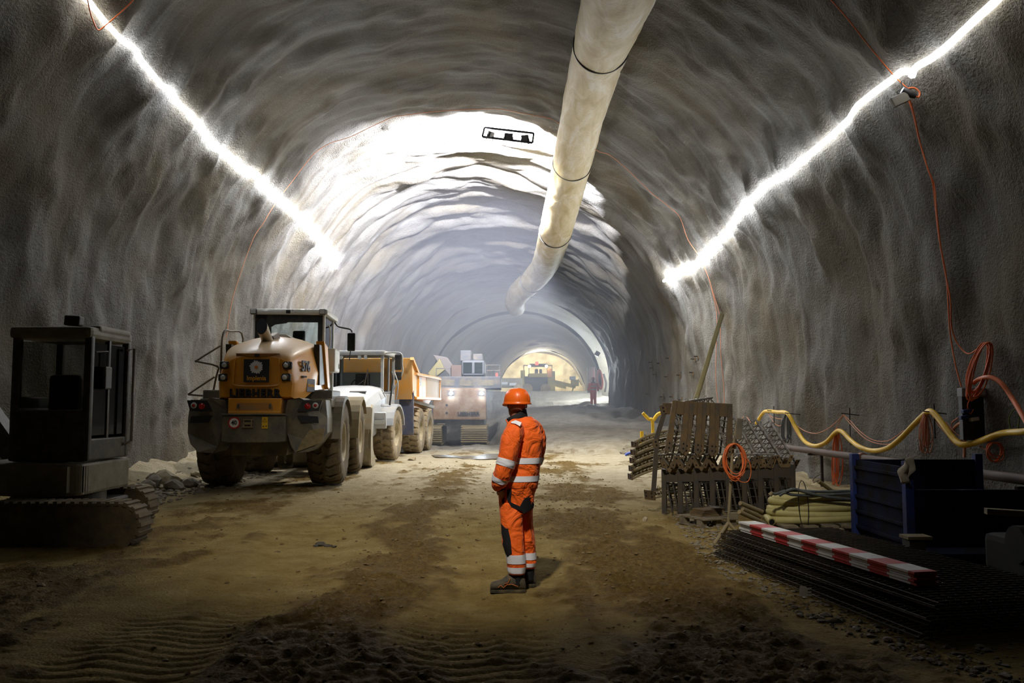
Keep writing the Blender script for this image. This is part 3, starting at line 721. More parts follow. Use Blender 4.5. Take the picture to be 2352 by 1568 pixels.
MB().box(((x0 + x1) / 2 - .01, y0 - .07, 3.84), (.10, .07, .08), None, .01).box(((x0 + x1) / 2 + .09, y0 - .07, 3.86), (.05, .04, .05), (0, .6, 0)).build('camera', M_BLKP, Ld)
# right mirror
rail(Ld, [(x1, y1 + .05, 3.78), (x1 + .10, y1 + .1, 3.66), (x1 + .38, y1 + .12, 3.60), (x1 + .43, y1 + .12, 3.52)], .02, M_BLKP, 'mirror_arm')
mi = MB().box((x1 + .42, y1 + .10, 3.28), (.20, .08, .46), None, .04).build('mirror', M_BLKP, Ld)
MB().box((x1 + .42, y1 + .055, 3.28), (.165, .008, .41), None, .003).build('mirror_glass', mat('mirror_glass', (.12, .14, .13), .12, .9), mi)
rail(Ld, [(x1 + .40, y1 + .10, 3.05), (x1 + .38, y1 + .10, 2.82)], .014, M_BLKP, 'mirror_arm')
# left access rails
for pts in ([(-1.02, -.75, 1.70), (-1.02, -.75, 2.9), (-.98, -.72, 3.24), (-.94, -.4, 3.27), (-.80, .0, 3.27), (-.78, .1, 2.9)],
            [(-1.03, -.80, 2.93), (-1.45, -.95, 2.62), (-1.44, -.95, 2.59), (-1.08, -.8, 2.50), (-1.10, -.8, 2.3), (-1.2, -.8, 1.7)],
            [(-1.12, -.85, 2.28), (-1.55, -1.0, 1.95), (-1.54, -1.0, 1.91), (-1.12, -.85, 1.88)],
            [(-1.03, -.75, 2.5), (-.8, -.4, 2.5)]):
    MB().tube(cr(pts, 3), .021, 6).build('access_rail', M_DRK, Ld)
# underframe, axles, lift arms and bucket
MB().box((0, -.2, .95), (1.1, 2.9, .5), None, .05).box((0, 2.1, 1.3), (.8, 1.2, .9), None, .05).box((0, 3.4, 1.3), (1.0, 1.4, .8), None, .05).build('chassis', M_DRK, Ld)
for y in (0, 3.35): MB().cyl((-1.0, y, R0), (1.0, y, R0), .2, n=14).lathe([(.001, -.3), (.25, -.2), (.32, 0), (.25, .2), (.001, .3)], (0, y, R0), n=16).build('axle', M_DRK, Ld)
MB().beam((.28, -.9, .42), (.28, -.9, .95), .05, .12).beam((.45, -.85, .42), (.45, -.85, .95), .05, .12).cyl((.25, -.9, .45), (.5, -.9, .45), .05).build('tow_eye', M_DRK, Ld)
for s in (-.45, .45):
    MB().prism([(3.0, 2.1), (3.5, 2.3), (4.6, 1.35), (4.9, .6), (4.6, .45), (4.2, 1.1), (3.1, 1.8)], s - .07, s + .07, 'X').build('lift_arm', M_YEL, Ld)
m = MB(); bp = [(4.55, .12), (4.45, .55), (4.5, 1.05), (4.75, 1.62), (4.95, 1.72), (4.85, 1.3), (5.1, .5), (5.9, .10), (5.9, .05), (4.8, .04)]
for s in (-1.58, 1.58): m.prism(bp + [], s - .03, s + .03, 'X')
bk = [(4.8, .05), (4.55, .18), (4.45, .55), (4.5, 1.05), (4.75, 1.65)]
rg = [[Vector((-1.58, y, z)), Vector((1.58, y, z)), Vector((1.58, y + .05, z + .02)), Vector((-1.58, y + .05, z + .02))] for y, z in [(5.9, .05)] + bk]
m.loft(rg, smooth=False); m.box((1.35, 4.42, 1.25), (.18, .1, .16)); m.box((0, 4.44, 1.0), (3.1, .06, .12))
m.build('bucket', mat('bucket_steel', (.36, .34, .27), .6, .2, .7, (.34, .27, .15), 3), Ld)
# ================================================================== articulated dump truck facing the camera
Dt = empty('dump_truck', (-5.0, 26.7, 0), rad(175.5), 'white nosed articulated dump truck with orange tipping body behind the wheel loader', 'dump truck')
R1, W1 = .81, .62
M_ORG = mat('tipper_orange', (.72, .34, .06), .5, 0, .45, (.50, .40, .27), 1.6)
M_WH2 = mat('dump_truck_white', (.50, .52, .54), .4, 0, .25, (.45, .42, .36), 3)
M_LGR = mat('dump_truck_grey', (.30, .32, .35), .6, 0, .5, (.42, .38, .30), 4)
for x in (-1.15, 1.15):
    wheel(Dt, (x, 0, R1), R1, W1, .36, 1 if x > 0 else -1, M_RUBF)
    wheel(Dt, (x, -4.1, R1), R1, W1, .36, 1 if x > 0 else -1, M_RUBF)
    wheel(Dt, (x, -5.8, R1), R1, W1, .36, 1 if x > 0 else -1, M_RUBF)
# hood sloping to the nose
rg = []
for y, hw_, zt, zb in ((2.0, .70, 1.25, .75), (1.85, .86, 1.75, .65), (1.3, .95, 2.02, .7), (.5, 1.0, 2.22, .9), (-.35, 1.0, 2.32, 1.0)):
    rg.append(hx([(-hw_, zb), (-hw_ - .02, zt - .35), (-hw_ * .88, zt - .08), (-hw_ * .5, zt), (0, zt + .02), (hw_ * .5, zt), (hw_ * .88, zt - .08), (hw_ + .02, zt - .35), (hw_, zb)], y))
MB().loft(rg, smooth=False).build('hood', M_WH2, Dt, bevel=.05)
MB().box((-.45, 1.0, 2.10), (.5, .12, .03), (rad(-14), 0, 0)).build('hood_slot', M_BLKP, Dt)
for x in (-.60, -.32):
    MB().prism([(x, 1.62), (x + .2, 1.62), (x + .18, 1.02), (x, 1.02)], 1.88, 1.99, 'Y').build('front_grille', M_BLKP, Dt)
MB().box((0, 2.05, .78), (2.3, .18, .34), None, .04).box((0, 2.0, .45), (1.6, .1, .35), (rad(20), 0, 0), .03).build('front_bumper', M_LGR, Dt)
for s in (1, -1):
    m = MB(); pr = []
    for k in range(11):
        a = rad(18 + k * 14.5); pr.append((math.cos(a) * (R1 + .14), R1 + math.sin(a) * (R1 + .12)))
    rg = [[Vector((s * .80, y, z)), Vector((s * 1.50, y, z)), Vector((s * 1.50, y * .93, R1 + (z - R1) * .93)), Vector((s * .80, y * .93, R1 + (z - R1) * .93))] for y, z in pr]
    m.loft(rg, smooth=False).build('fender', M_LGR, Dt)
    MB().box((s * 1.05, .98, 1.25), (.55, .1, .5), (rad(-12), 0, 0), .04).build('headlamp_pod', M_WH2, Dt)
    MB().box((s * 1.12, 1.05, 1.20), (.32, .04, .14), (rad(-12), 0, 0), .02).build('headlamp', M_LENS, Dt)
# cab
m = MB(); cx0, cx1, cy0, cy1 = -.88, .88, -1.95, -.45
for x in (cx0, cx1):
    m.beam((x, cy0, 1.9), (x, cy0, 3.3), .09, .09, (0, 1, 0)); m.beam((x, cy1 + .12, 2.0), (x * .97, cy1, 3.3), .08, .10, (0, 1, 0)); m.beam((x, (cy0 + cy1) / 2, 1.9), (x, (cy0 + cy1) / 2, 3.3), .06, .06, (0, 1, 0))
m.box((0, (cy0 + cy1) / 2, 1.75), (1.84, 1.6, .65), None, .04).box((0, cy0, 2.4), (1.8, .06, .8)); m.build('cab', M_LGR, Dt)
MB().box((0, (cy0 + cy1) / 2 + .08, 3.36), (1.96, 1.85, .14), None, .05).build('roof', M_LGR, Dt)
MB().box((0, cy1 + .06, 2.62), (1.70, .01, 1.25), (rad(4), 0, 0)).build('windshield', M_GLS, Dt)
for s in (cx0, cx1): MB().box((s, (cy0 + cy1) / 2, 2.7), (.01, 1.35, 1.05)).build('door_window', M_GLS, Dt)
MB().box((0, -1.35, 2.35), (.5, .15, .8), None, .06).box((0, -1.1, 2.05), (.5, .5, .12), None, .04).build('seat', M_BLKP, Dt)
m = MB(); a = [(math.cos(2 * PI * k / 20) * .22, -.75 + .05 * math.sin(2 * PI * k / 20), 2.32 + math.sin(2 * PI * k / 20) * .21) for k in range(20)]
m.tube(a, .018, 6, closed=True).cyl((0, -.75, 2.3), (0, -.6, 2.0), .03).build('steering_wheel', M_BLKP, Dt)
for s in (-.35, -.15, .45): MB().box((s, cy1 + .16, 3.22), (.11, .08, .13), None, .02).build('roof_lamp', M_LENS, Dt)
MB().beam((-.25, cy1 + .14, 2.0), (-.40, cy1 + .08, 2.85), .02, .03).beam((-.40, cy1 + .08, 2.85), (-.42, cy1 + .08, 2.3), .012, .02).beam((-.3, cy1 + .1, 2.5), (.05, cy1 + .1, 2.25), .012, .015).build('wiper', M_STL, Dt)
rail(Dt, [(-.9, cy1 + .1, 3.34), (-1.3, cy1 + .25, 3.36), (-1.52, cy1 + .25, 3.3), (-1.54, cy1 + .25, 3.0), (-1.54, cy1 + .25, 2.7), (-1.25, cy1 + .3, 2.15), (-.95, cy1 + .3, 2.10), (-.6, cy1 + .3, 2.12)], .026, M_LGR, 'mirror_frame')
for z, h in ((3.05, .50), (2.62, .26)):
    MB().box((-1.42, cy1 + .28, z), (.22, .08, h), None, .05).build('mirror', M_BLKP, Dt)
rail(Dt, [(-1.45, .2, 1.9), (-1.5, .2, 2.35), (-1.35, .1, 2.75)], .02, M_LGR)
rail(Dt, [(-1.28, .35, 1.7), (-1.35, .3, 2.5), (-1.30, .25, 2.74)], .03, M_BLKP, 'mirror_post')
for s in (1.0, ):
    rail(Dt, [(s, .4, 1.9), (s, .4, 3.2), (s + .06, .4, 3.26), (s + .22, .4, 3.26), (s + .27, .4, 3.2), (s + .27, .4, 1.9)], .026, M_BLKP)
    rail(Dt, [(s + .45, .42, 2.0), (s + .45, .42, 3.3)], .035, M_BLKP)
# rear frame, blue-black bulkhead plate, tipping body
MB().box((0, -3.4, 1.05), (.9, 6.0, .45), None, .04).build('chassis', M_DRK, Dt)
for y in (0, -4.1, -5.8): MB().cyl((-1.0, y, R1), (1.0, y, R1), .17, n=12).build('axle', M_DRK, Dt)
MB().box((-1.22, -2.5, 1.45), (.5, .10, 1.5), None, .02).build('mud_guard', mat('bulkhead_blue_grey', (.06, .07, .12), .6, 0, .4), Dt)
MB().box((1.22, -2.5, 1.45), (.5, .10, 1.5), None, .02).build('mud_guard', mat('bulkhead_blue_grey', (.06, .07, .12)), Dt)
bw = 1.42
out = [(-2.35, 1.95), (-2.1, 3.25), (-2.55, 3.3), (-3.2, 2.82), (-8.0, 2.78), (-8.1, 1.9), (-7.0, 1.75), (-6.2, 1.55), (-3.0, 1.45)]
m = MB()
for s in (1, -1): m.prism([(-2.35, 2.15), (-2.15, 3.28), (-2.55, 3.3), (-3.2, 2.82), (-8.0, 2.78), (-8.1, 1.95), (-6.6, 1.95), (-3.0, 1.9)], s * bw - .04, s * bw + .04, 'X')
for s in (1, -1): m.prism([(-2.4, 2.15), (-8.1, 1.95), (-7.0, 1.6), (-2.6, 1.45)], 0, .05, 'X', M=Matrix.Translation((s * 1.1, 0, 0)) @ Matrix.Rotation(0, 4, 'Y'))
m.box((0, -2.3, 2.6), (2 * bw, .08, 1.4), (rad(-10), 0, 0)); m.box((0, -5.3, 1.55), (2.2, 5.6, .1)); m.build('tipping_body', M_ORG, Dt)
for s in (1, -1):
    m = MB().box((s * (bw + .05), -5.4, 2.78), (.12, 5.2, .10), None, .02).box((s * (bw + .05), -5.4, 1.95), (.10, 5.2, .10), None, .02)
    m.beam((s * (bw + .05), -2.1, 3.27), (s * (bw + .05), -3.2, 2.8), .12, .10)
    for y in (-3.3, -7.9): m.box((s * (bw + .05), y, 2.35), (.08, .1, .8))
    m.build('body_rail', M_ORG, Dt)
    MB().box((s * 1.2, -5.6, 1.75), (.12, 4.6, .12), (rad(3), 0, 0)).build('body_underside', M_MUDST, Dt)
    MB().cyl((s * .75, -2.8, 1.1), (s * .95, -4.6, 2.0), .10, n=12).build('tipping_cylinder', M_STL, Dt)
    MB().prism([(-4.9, 1.9), (-7.9, 1.9), (-7.9, 2.73), (-4.9, 2.73)], s * bw + .04 * s, s * bw + .05 * s, 'X').build('dust_patch', mat('dusty_orange', (.62, .50, .38), .8), Dt)
sp = MB().box((-1.475, -3.62, 2.55), (.02, .34, .26)).build('model_plate', mat('plate_grey', (.22, .23, .26), .5), Dt)
text('TA230', .12, mat('sign_white', (.75, .75, .70), .5), sp, (-1.49, -3.62, 2.55), (PI / 2, 0, -PI / 2))
# ================================================================== crawler excavator in the haze, tail towards the camera
XY = 38.0
def gpt(x, y): return Vector((x, y, gh(x, y)))
Ex = empty('crawler_excavator', (P(1060, 1000, XY).x, XY, 0.02), 0, 'hazy orange crawler excavator with two bright tail lamps facing the camera', 'excavator')
inv = lambda v, o=Ex: Vector(v) - Vector(o.location)
def pb(px0, py0, px1, py1, Y0, Y1, mat_, name, parent, bev=.04):
    a = P(px0, py0, Y0); b = P(px1, py1, Y0); c = (a + b) / 2; c.y = (Y0 + Y1) / 2
    return MB().box(c - Vector(parent.location), (abs(b.x - a.x), Y1 - Y0, abs(a.z - b.z)), None, bev).build(name, mat_, parent)
M_EXO = mat('excavator_orange', (.17, .085, .03), .6, 0, .5, (.35, .28, .2), 2)
M_HZG = mat('excavator_grey', (.08, .085, .10), .6, 0, .4)
m = MB(); a, b = inv(P(994, 890, 36.5)), inv(P(1117, 964, 36.5))
pl = [(a.x, b.z), (a.x, a.z - .1), (a.x + .12, a.z), (b.x - .12, a.z), (b.x, a.z - .1), (b.x, b.z)]
m.prism(pl, -1.5, .2, 'Y', inset=.06); cw = m.build('counterweight', M_EXO, Ex)
text('LIEBHERR', .21, M_INK, Ex, inv(P(1076, 950, 36.45)), (PI / 2, 0, 0), off=.006, sx=1.05, depth=.02)
pb(996, 964, 1112, 978, 36.8, 40, M_DRK, 'turntable', Ex)
pb(1002, 864, 1150, 892, 37.2, 40.5, M_HZG, 'engine_deck', Ex)
pb(1060, 826, 1113, 862, 38.5, 40.5, mat('pale_blue_grey', (.10, .105, .12), .6), 'cab', Ex, .12)
pb(1036, 838, 1060, 882, 38.4, 39.4, mat('hose_guard', (.11, .07, .055), .7), 'hydraulic_cover', Ex)
pb(1057, 804, 1082, 829, 39.5, 40.4, M_HZG, 'cab_guard', Ex); pb(1086, 812, 1108, 828, 39.5, 40.2, M_HZG, 'air_filter', Ex)
for x in (1036, 1106):
    c = inv(P(x, 903, 36.4))
    l = MB().box(c + Vector((0, .08, 0)), (.22, .12, .16), None, .02).build('tail_lamp', M_BLKP, Ex)
    MB().lathe([(.001, -.03), (.06, -.02), (.07, 0)], c, axis='Y', n=16).build('lamp_lens', emit('tail_lamp_light', (.75, .88, 1), 400), l)
for x0, x1 in ((990, 1022), (1064, 1122)):
    a = inv(P(x0, 976, XY)); b = inv(P(x1, 1019, XY)); w_ = b.x - a.x; cx = (a.x + b.x) / 2; zb = 0.0; h = a.z
    tr = []
    for k in range(28):
        t_ = 2 * PI * k / 28; yy = math.cos(t_); zz = math.sin(t_)
        tr.append((1.3 * (1 if yy > 0 else -1) * (abs(yy) > .2) + yy * h * .5 * (abs(yy) > .2), h * .5 + zz * h * .48))
    tr = [(-1.7, h * .3), (-1.7, h * .7), (-1.45, h * .98), (1.45, h * .98), (1.7, h * .7), (1.7, h * .3), (1.45, .02), (-1.45, .02)]
    t = MB().prism(tr, cx - w_ / 2 + .04, cx + w_ / 2 - .04, 'X', inset=.03).build('track', M_MUDST, Ex)
    m = MB()
    for k in range(8):
        m.box((cx, -1.74, h * .2 + k * .09), (w_, .05, .045), (rad(0), 0, 0))
    for k in range(16): m.box((cx, -1.4 + k * .185, h + .01), (w_, .06, .04)).box((cx, -1.4 + k * .185, .03), (w_, .06, .04))
    m.build('track_shoes', M_MUDST, t)
m = MB(); bp_ = [inv(P(*q)) for q in ((1040, 870, 38.6), (1010, 838, 38.8), (995, 815, 39), (1030, 822, 39.4), (1050, 850, 39.6))]
m.prism([(q.x, q.z) for q in bp_], .7, 1.3, 'Y', inset=.05); m.build('boom', mat('boom_dusty', (.12, .105, .10), .7), Ex)
m = MB(); q = [inv(P(*u)) for u in ((1012, 824, 39), (985, 858, 39), (996, 872, 39), (1024, 850, 39))]
m.prism([(u.x, u.z) for u in q], .5, .9, 'Y', inset=.04); m.build('stick', mat('stick_yellow', (.17, .145, .06), .6), Ex)

for pts in ([(1118, 864, 37.4), (1118, 838, 37.4), (1148, 838, 37.4), (1148, 864, 37.4)], [(1118, 851, 37.4), (1148, 851, 37.4)], [(1002, 864, 37.4), (1002, 846, 37.4), (1034, 846, 37.4), (1034, 864, 37.4)]):
    MB().tube([inv(P(*q_)) for q_ in pts], .025, 6).build('guard_rail', M_HZG, Ex)
for x0, y0, x1, y1 in ((1064, 832, 1084, 856), (1090, 832, 1108, 856)): pb(x0, y0, x1, y1, 38.46, 38.5, M_GLD, 'cab_window', Ex, 0)
for x in (1010, 1055, 1100): pb(x, 872, x + 34, 886, 37.17, 37.2, M_DRK, 'deck_panel', Ex, 0)
for z_ in (948, 930): MB().cyl(inv(P(1026, z_, 36.49)), inv(P(1026, z_, 36.47)), .05, n=10).build('lifting_eye', M_INK, Ex)
MB().tube([inv(P(1004, 974, 36.6)), inv(P(1022, 974, 36.6))], .04, 6).build('step', M_STL, Ex)

# dark carrier vehicle on the upper bench
By = 64
Cv = empty('flatbed_carrier', (P(1155, 905, By).x, By, 2.75), 0, 'dark low carrier vehicle on the upper bench beside the yellow rig', 'carrier vehicle')
def pc(px0, py0, px1, py1, Y0, Y1, mat_, name, par, bev=.03): return pb(px0, py0, px1, py1, Y0, Y1, mat_, name, par, bev)
pc(1110, 868, 1200, 888, 63.5, 66.5, M_DRK, 'chassis', Cv); pc(1136, 850, 1146, 872, 64, 66, M_HZG, 'post', Cv)
for x in (1120, 1140, 1190): MB().cyl(Vector(inv(P(x, 893, 63.3), Cv)), Vector(inv(P(x, 893, 63.3), Cv)) + Vector((0, .35, 0)), .36, n=16).build('wheel', M_RUBF, Cv)
for x, y in ((1158, 880), (1178, 882)): pc(x - 8, y - 3, x + 8, y + 3, 63.35, 63.5, mat('pale_panel', (.4, .42, .46), .6), 'reflective_panel', Cv, .01)
c = inv(P(1141, 866, 63.4), Cv); MB().cyl(c, c + Vector((0, 0, .3)), .09, n=10).build('beacon', emit('red_beacon', (1, .12, .1), 3), Cv)
for x, y in ((1140, 886), (1236, 888)):
    pass
# yellow drilling rig at the bright heading
Ry = 73.0
Rg = empty('drilling_rig', (P(1235, 905, Ry).x, Ry, 2.75), 0, 'yellow drilling rig with canopy and side boom before the bright rock face', 'drilling rig')
MR = mat('rig_yellow', (.42, .34, .08), .6, 0, .5, (.2, .17, .1), 2); MRD = mat('rig_dark', (.05, .05, .055), .6)
pc(1216, 835, 1257, 839, 72, 75, MRD, 'canopy', Rg, .02)
for x in (1203, 1215, 1257, 1268): pc(x - .8, 838, x + .8, 872, 73, 73.08, MRD, 'canopy_post', Rg, 0)
pc(1203, 838, 1216, 840, 73, 73.1, MRD, 'guard_rail', Rg, 0); pc(1257, 838, 1268, 840, 73, 73.1, MRD, 'guard_rail', Rg, 0)
pc(1214, 857, 1258, 866, 72.2, 75, MR, 'cab_base', Rg); pc(1205, 864, 1259, 902, 72.5, 76, MRD, 'body', Rg)
pc(1196, 850, 1206, 900, 72.6, 74, MR, 'side_module', Rg); pc(1258, 852, 1275, 902, 72.4, 74, MR, 'side_module', Rg)
pc(1257, 846, 1268, 866, 72.2, 72.6, mat('lit_orange_panel', (.75, .3, .06), .5), 'control_panel', Rg)
for x0, x1 in ((1206, 1217), (1248, 1259)): MB().cyl(inv(P((x0 + x1) / 2, 893, 72.2), Rg), inv(P((x0 + x1) / 2, 893, 72.2), Rg) + Vector((0, .5, 0)), .45, n=18).build('wheel', M_RUBF, Rg)
for x in (1216, 1255): MB().lathe([(.001, 0), (.12, .02)], inv(P(x, 841, 71.9), Rg), 'Y', n=10).cyl(inv(P(x, 841, 71.92), Rg), inv(P(x, 841, 72.1), Rg), .12, n=10).build('work_lamp', emit('rig_lamp', (1, .97, .85), 25), Rg)
c = inv(P(1233, 838, 71.9), Rg); MB().cyl(c, c + Vector((0, 0, .28)), .14, n=10).build('beacon', emit('red_beacon', (1, .12, .1), 3), Rg)
for x, w_ in ((1231, 5), (1241, 4)): pc(x - w_ / 2, 847, x + w_, 860, 73, 73.5, MRD, 'seat', Rg, .08)
a, b = inv(P(1272, 876, 72.6), Rg), inv(P(1322, 888, 72.6), Rg)
MB().beam(a, b, .22, .30).beam(inv(P(1275, 884, 72.6), Rg), inv(P(1300, 890, 72.6), Rg), .16, .2).build('side_boom', MR, Rg)
pc(1309, 864, 1322, 872, 72, 72.5, mat('pale_panel', (.4, .42, .46), .6), 'boom_lamp', Rg); pc(1312, 872, 1330, 886, 72.3, 72.9, MR, 'boom_head', Rg)
MB().beam(inv(P(1318, 886, 72.4), Rg), inv(P(1312, 905, 72.4), Rg), .12, .12).beam(inv(P(1328, 870, 72.4), Rg), inv(P(1336, 884, 72.4), Rg), .08, .08).build('boom_stay', MR, Rg)

# equipment hanging by the lit throat on the right
Ty = 56.5
tc_ = empty('switch_cabinet', P(1359, 905, Ty), 0, 'grey cabinet standing beside the far worker under the lit throat', 'cabinet')
pc(1350, 843, 1367, 902, Ty, Ty + .6, mat('cabinet_grey', (.30, .32, .33), .6), 'body', tc_)
pc(1352, 846, 1365, 872, Ty - .02, Ty, mat('cabinet_door', (.36, .38, .39), .6), 'door', tc_, 0)
o = MB().tube(cr([P(1376, 850, 56.2), P(1371, 868, 56.2), P(1375, 885, 56.2), P(1381, 893, 56.2), P(1384, 876, 56.2), P(1381, 858, 56.2)], 5, True), .07, 6, closed=True).build('hose_coil', mat('coil_red', (.35, .08, .05), .6)); tag(o, 'dark red hose coil hanging at the lit throat edge beside the cabinet', 'hose')
o = MB().tube(cr([P(1386, 858, 56), P(1392, 880, 56), P(1389, 900, 56)], 5), .08, 6).build('cable_bundle', mat('coil_pale', (.55, .58, .6), .6)); tag(o, 'pale cable bundle hanging down the lit throat edge', 'cable')
o = MB().box(P(1372, 812, 57), (.32, .1, .32), (0, rad(30), 0), .02).build('floodlight', M_BLK); tag(o, 'small dark floodlight fixed on the bright throat lining', 'floodlight')

# far worker on the ramp
Wy = 54.0
g = P(1363, 931, Wy)
fw = empty('person', (g.x, Wy, g.z), 0, 'distant worker in red orange hi-vis suit walking up the ramp', 'person')
MO2 = mat('far_hivis', (.80, .09, .03), .7); MSK2 = mat('far_dark', (.05, .03, .03), .8)
m = MB(); k_ = 1.02
def el(c, r, n=12):
    pr = [(max(.0005, math.cos(t_) * 1), math.sin(t_)) for t_ in np.linspace(-PI / 2, PI / 2, 9)]
    mm = Matrix.Translation(Vector(c)) @ Matrix.Diagonal((r[0], r[1], r[2], 1)); return pr, mm
def ell(m, c, r, n=12):
    pr, mm = el(c, r); m.lathe(pr, n=n, M=mm); return m
mb = MB(); mb.tube([(0, 0, .85), (0, 0, 1.1), (0, 0, 1.42), (0, 0, 1.5), (0, 0, 1.58)], [.16, .17, .20, .08, .07], 12); ell(mb, (0, 0, 1.64), (.085, .10, .13))
for s in (1, -1):
    mb.tube([(s * .2, 0, 1.42), (s * .27, .02, 1.15), (s * .30, .1, .92)], [.06, .05, .035], 8).tube([(s * .09, 0, .88), (s * .1, .05 * s, .5), (s * .1, 0 - .1 * s, .05)], [.09, .07, .05], 8)
mb.build('body', MSK2, fw)
m = MB().tube([(0, 0, .82), (0, 0, 1.1), (0, 0, 1.40), (0, 0, 1.47)], [.19, .20, .225, .12], 14)
for s in (1, -1): m.tube([(s * .19, 0, 1.42), (s * .28, .02, 1.15), (s * .31, .1, .95)], [.085, .075, .06], 8)
m.build('jacket', MO2, fw)
m = MB()
for s in (1, -1): m.tube([(s * .09, 0, .9), (s * .1, .05 * s, .5), (s * .1, -.1 * s, .12)], [.12, .10, .08], 8)
m.build('trousers', MO2, fw)
MB().lathe([(.21, 0), (.215, .06)], (0, 0, 1.16), n=14).lathe([(.205, 0), (.205, .06)], (0, 0, .98), n=14).build('reflective_band', M_LENS, fw)
for s in (1, -1): MB().box((s * .1, -.1 * s - .03, .05), (.10, .26, .10), None, .03).build('boot', M_LENS, fw)
MB().lathe([(.001, .13), (.09, .1), (.125, .0), (.14, -.02)], (0, 0, 1.68), n=16).build('helmet', mat('far_helmet', (.28, .06, .04), .5), fw)

# ================================================================== mini excavator in the dark on the left
Mx = empty('mini_excavator', (-5.9, 11.5, 0), 0, 'dusty dark compact excavator standing in shadow by the left wall', 'excavator')
M_MXW = mat('mini_excavator_grey', (.22, .21, .16), .55, 0, .7, (.14, .12, .07), 4)
M_MXD = mat('mini_excavator_black', (.018, .018, .017), .5, 0, .5, (.12, .10, .06), 5)
o = Vector(Mx.location)
cx0, cx1, cy0, cy1, zb, zt = -6.35, -5.43, 10.95, 12.0, .98, 2.58
m = MB()
for x in (cx0, cx1):
    for y in (cy0, cy1): m.beam(Vector((x, y, zb)) - o, Vector((x, y, zt)) - o, .10, .10, (0, 1, 0), .03)
m.beam(Vector((cx1, 11.45, zb)) - o, Vector((cx1, 11.45, zt)) - o, .05, .06)
m.box(Vector(((cx0 + cx1) / 2, cy0, 1.3)) - o, (cx1 - cx0, .08, .66), None, .02).box(Vector((cx1, (cy0 + cy1) / 2, 1.12)) - o, (.08, cy1 - cy0, .28), None, .02)
m.box(Vector(((cx0 + cx1) / 2, cy1, 1.4)) - o, (cx1 - cx0, .08, .8), None, .02).box(Vector((cx0, (cy0 + cy1) / 2, 1.4)) - o, (.08, cy1 - cy0, .8), None, .02)
m.build('cab', M_MXD, Mx)
MB().box(Vector(((cx0 + cx1) / 2 - .02, (cy0 + cy1) / 2, 2.62)) - o, (1.06, 1.2, .16), None, .06).build('roof', M_MXW, Mx)
MB().box(Vector((-5.52, 11.55, 2.68)) - o, (.30, .9, .10), None, .04).build('roof_hump', M_MXW, Mx)
MB().box(Vector(((cx0 + cx1) / 2, cy0 - .01, 2.08)) - o, (cx1 - cx0 - .1, .01, .85)).build('rear_window', glass('smoked_glass', (.45, .45, .42)), Mx)
MB().box(Vector((cx1 + .01, (cy0 + cy1) / 2, 1.9)) - o, (.01, cy1 - cy0 - .1, 1.2)).build('door_window', glass('smoked_glass'), Mx)
MB().box(Vector((-5.58, 10.82, 2.76)) - o, (.20, .12, .13), (0, rad(4), 0), .02).build('work_lamp', M_MXD, Mx)
MB().tube([Vector((-5.38, 11.9, 2.45)) - o, Vector((-5.30, 11.95, 2.48)) - o, Vector((-5.30, 11.95, 1.2)) - o, Vector((-5.38, 11.9, 1.15)) - o], .02, 6).build('handrail', M_STL, Mx)
MB().box(Vector((-5.36, 11.3, 2.05)) - o, (.05, .18, .30), None, .02).tube([Vector((-5.42, 11.1, 2.38)) - o, Vector((-5.36, 11.3, 2.40)) - o, Vector((-5.36, 11.3, 2.2)) - o], .012, 5).build('mirror', M_MXD, Mx)
MB().box(Vector((-6.0, 11.5, 1.75)) - o, (.42, .14, .7), None, .06).box(Vector((-6.0, 11.35, 1.4)) - o, (.42, .5, .12), None, .04).build('seat', M_BLKP, Mx)
# rounded body with access flap
pts = []
for k in range(25):
    a_ = PI * (1 + k / 24.0); pts.append((math.cos(a_) * .95 , math.sin(a_) * .62))
poly = [(x - 5.95, y + 11.35) for x, y in pts] + [(-5.42, 12.2), (-6.9, 12.2)]
poly = [(min(x, -5.42), y) for x, y in poly]
MB().prism([(x - o.x, y - o.y) for x, y in poly], .55, .96, 'Z', inset=.04).build('body', M_MXW, Mx)
MB().prism([(-.15, .60), (.36, .60), (.36, .92), (-.15, .92)], -.78, -.70, 'Y').build('access_flap', M_MXW, Mx)
MB().cyl((0, 0, .42), (0, 0, .6), .45, n=24).box((0, 0, .38), (1.1, 1.1, .14), None, .03).build('slew_ring', M_MXD, Mx)
for y, nm in ((10.45, 'track'), (12.35, 'track')):
    L2 = 1.0; h = .52; pr = []
    for k in range(13): a_ = -PI / 2 + PI * k / 12; pr.append((L2 - .26 + math.cos(a_) * .26, h / 2 + math.sin(a_) * h / 2))
    for k in range(13): a_ = PI / 2 + PI * k / 12; pr.append((-L2 + .26 + math.cos(a_) * .26, h / 2 + math.sin(a_) * h / 2))
    cx = -5.38 - o.x - (.75 if y > 11 else 0.05)
    t = MB().prism([(x + cx, z) for x, z in pr], y - .17 - o.y, y + .17 - o.y, 'Y').build('track', M_RUB, Mx)
    m = MB(); q = pr + [pr[0]]; Ls = [0]
    for i in range(1, len(q)): Ls.append(Ls[-1] + math.hypot(q[i][0] - q[i - 1][0], q[i][1] - q[i - 1][1]))
    for k in range(44):
        s_ = Ls[-1] * k / 44; x = np.interp(s_, Ls, [u[0] for u in q]); z = np.interp(s_, Ls, [u[1] for u in q])
        x2 = np.interp(min(s_ + .01, Ls[-1]), Ls, [u[0] for u in q]); z2 = np.interp(min(s_ + .01, Ls[-1]), Ls, [u[1] for u in q])
        m.box((x + cx, y - o.y, z), (.05, .36, .05), (0, -math.atan2(z2 - z, x2 - x), 0))
    m.build('track_lugs', M_RUB, t)
MB().beam((-1.0, .6, .9), (-2.2, .8, 2.3), .2, .3).beam((-2.2, .8, 2.3), (-3.0, .8, 1.6), .2, .25).build('boom', M_MXD, Mx)
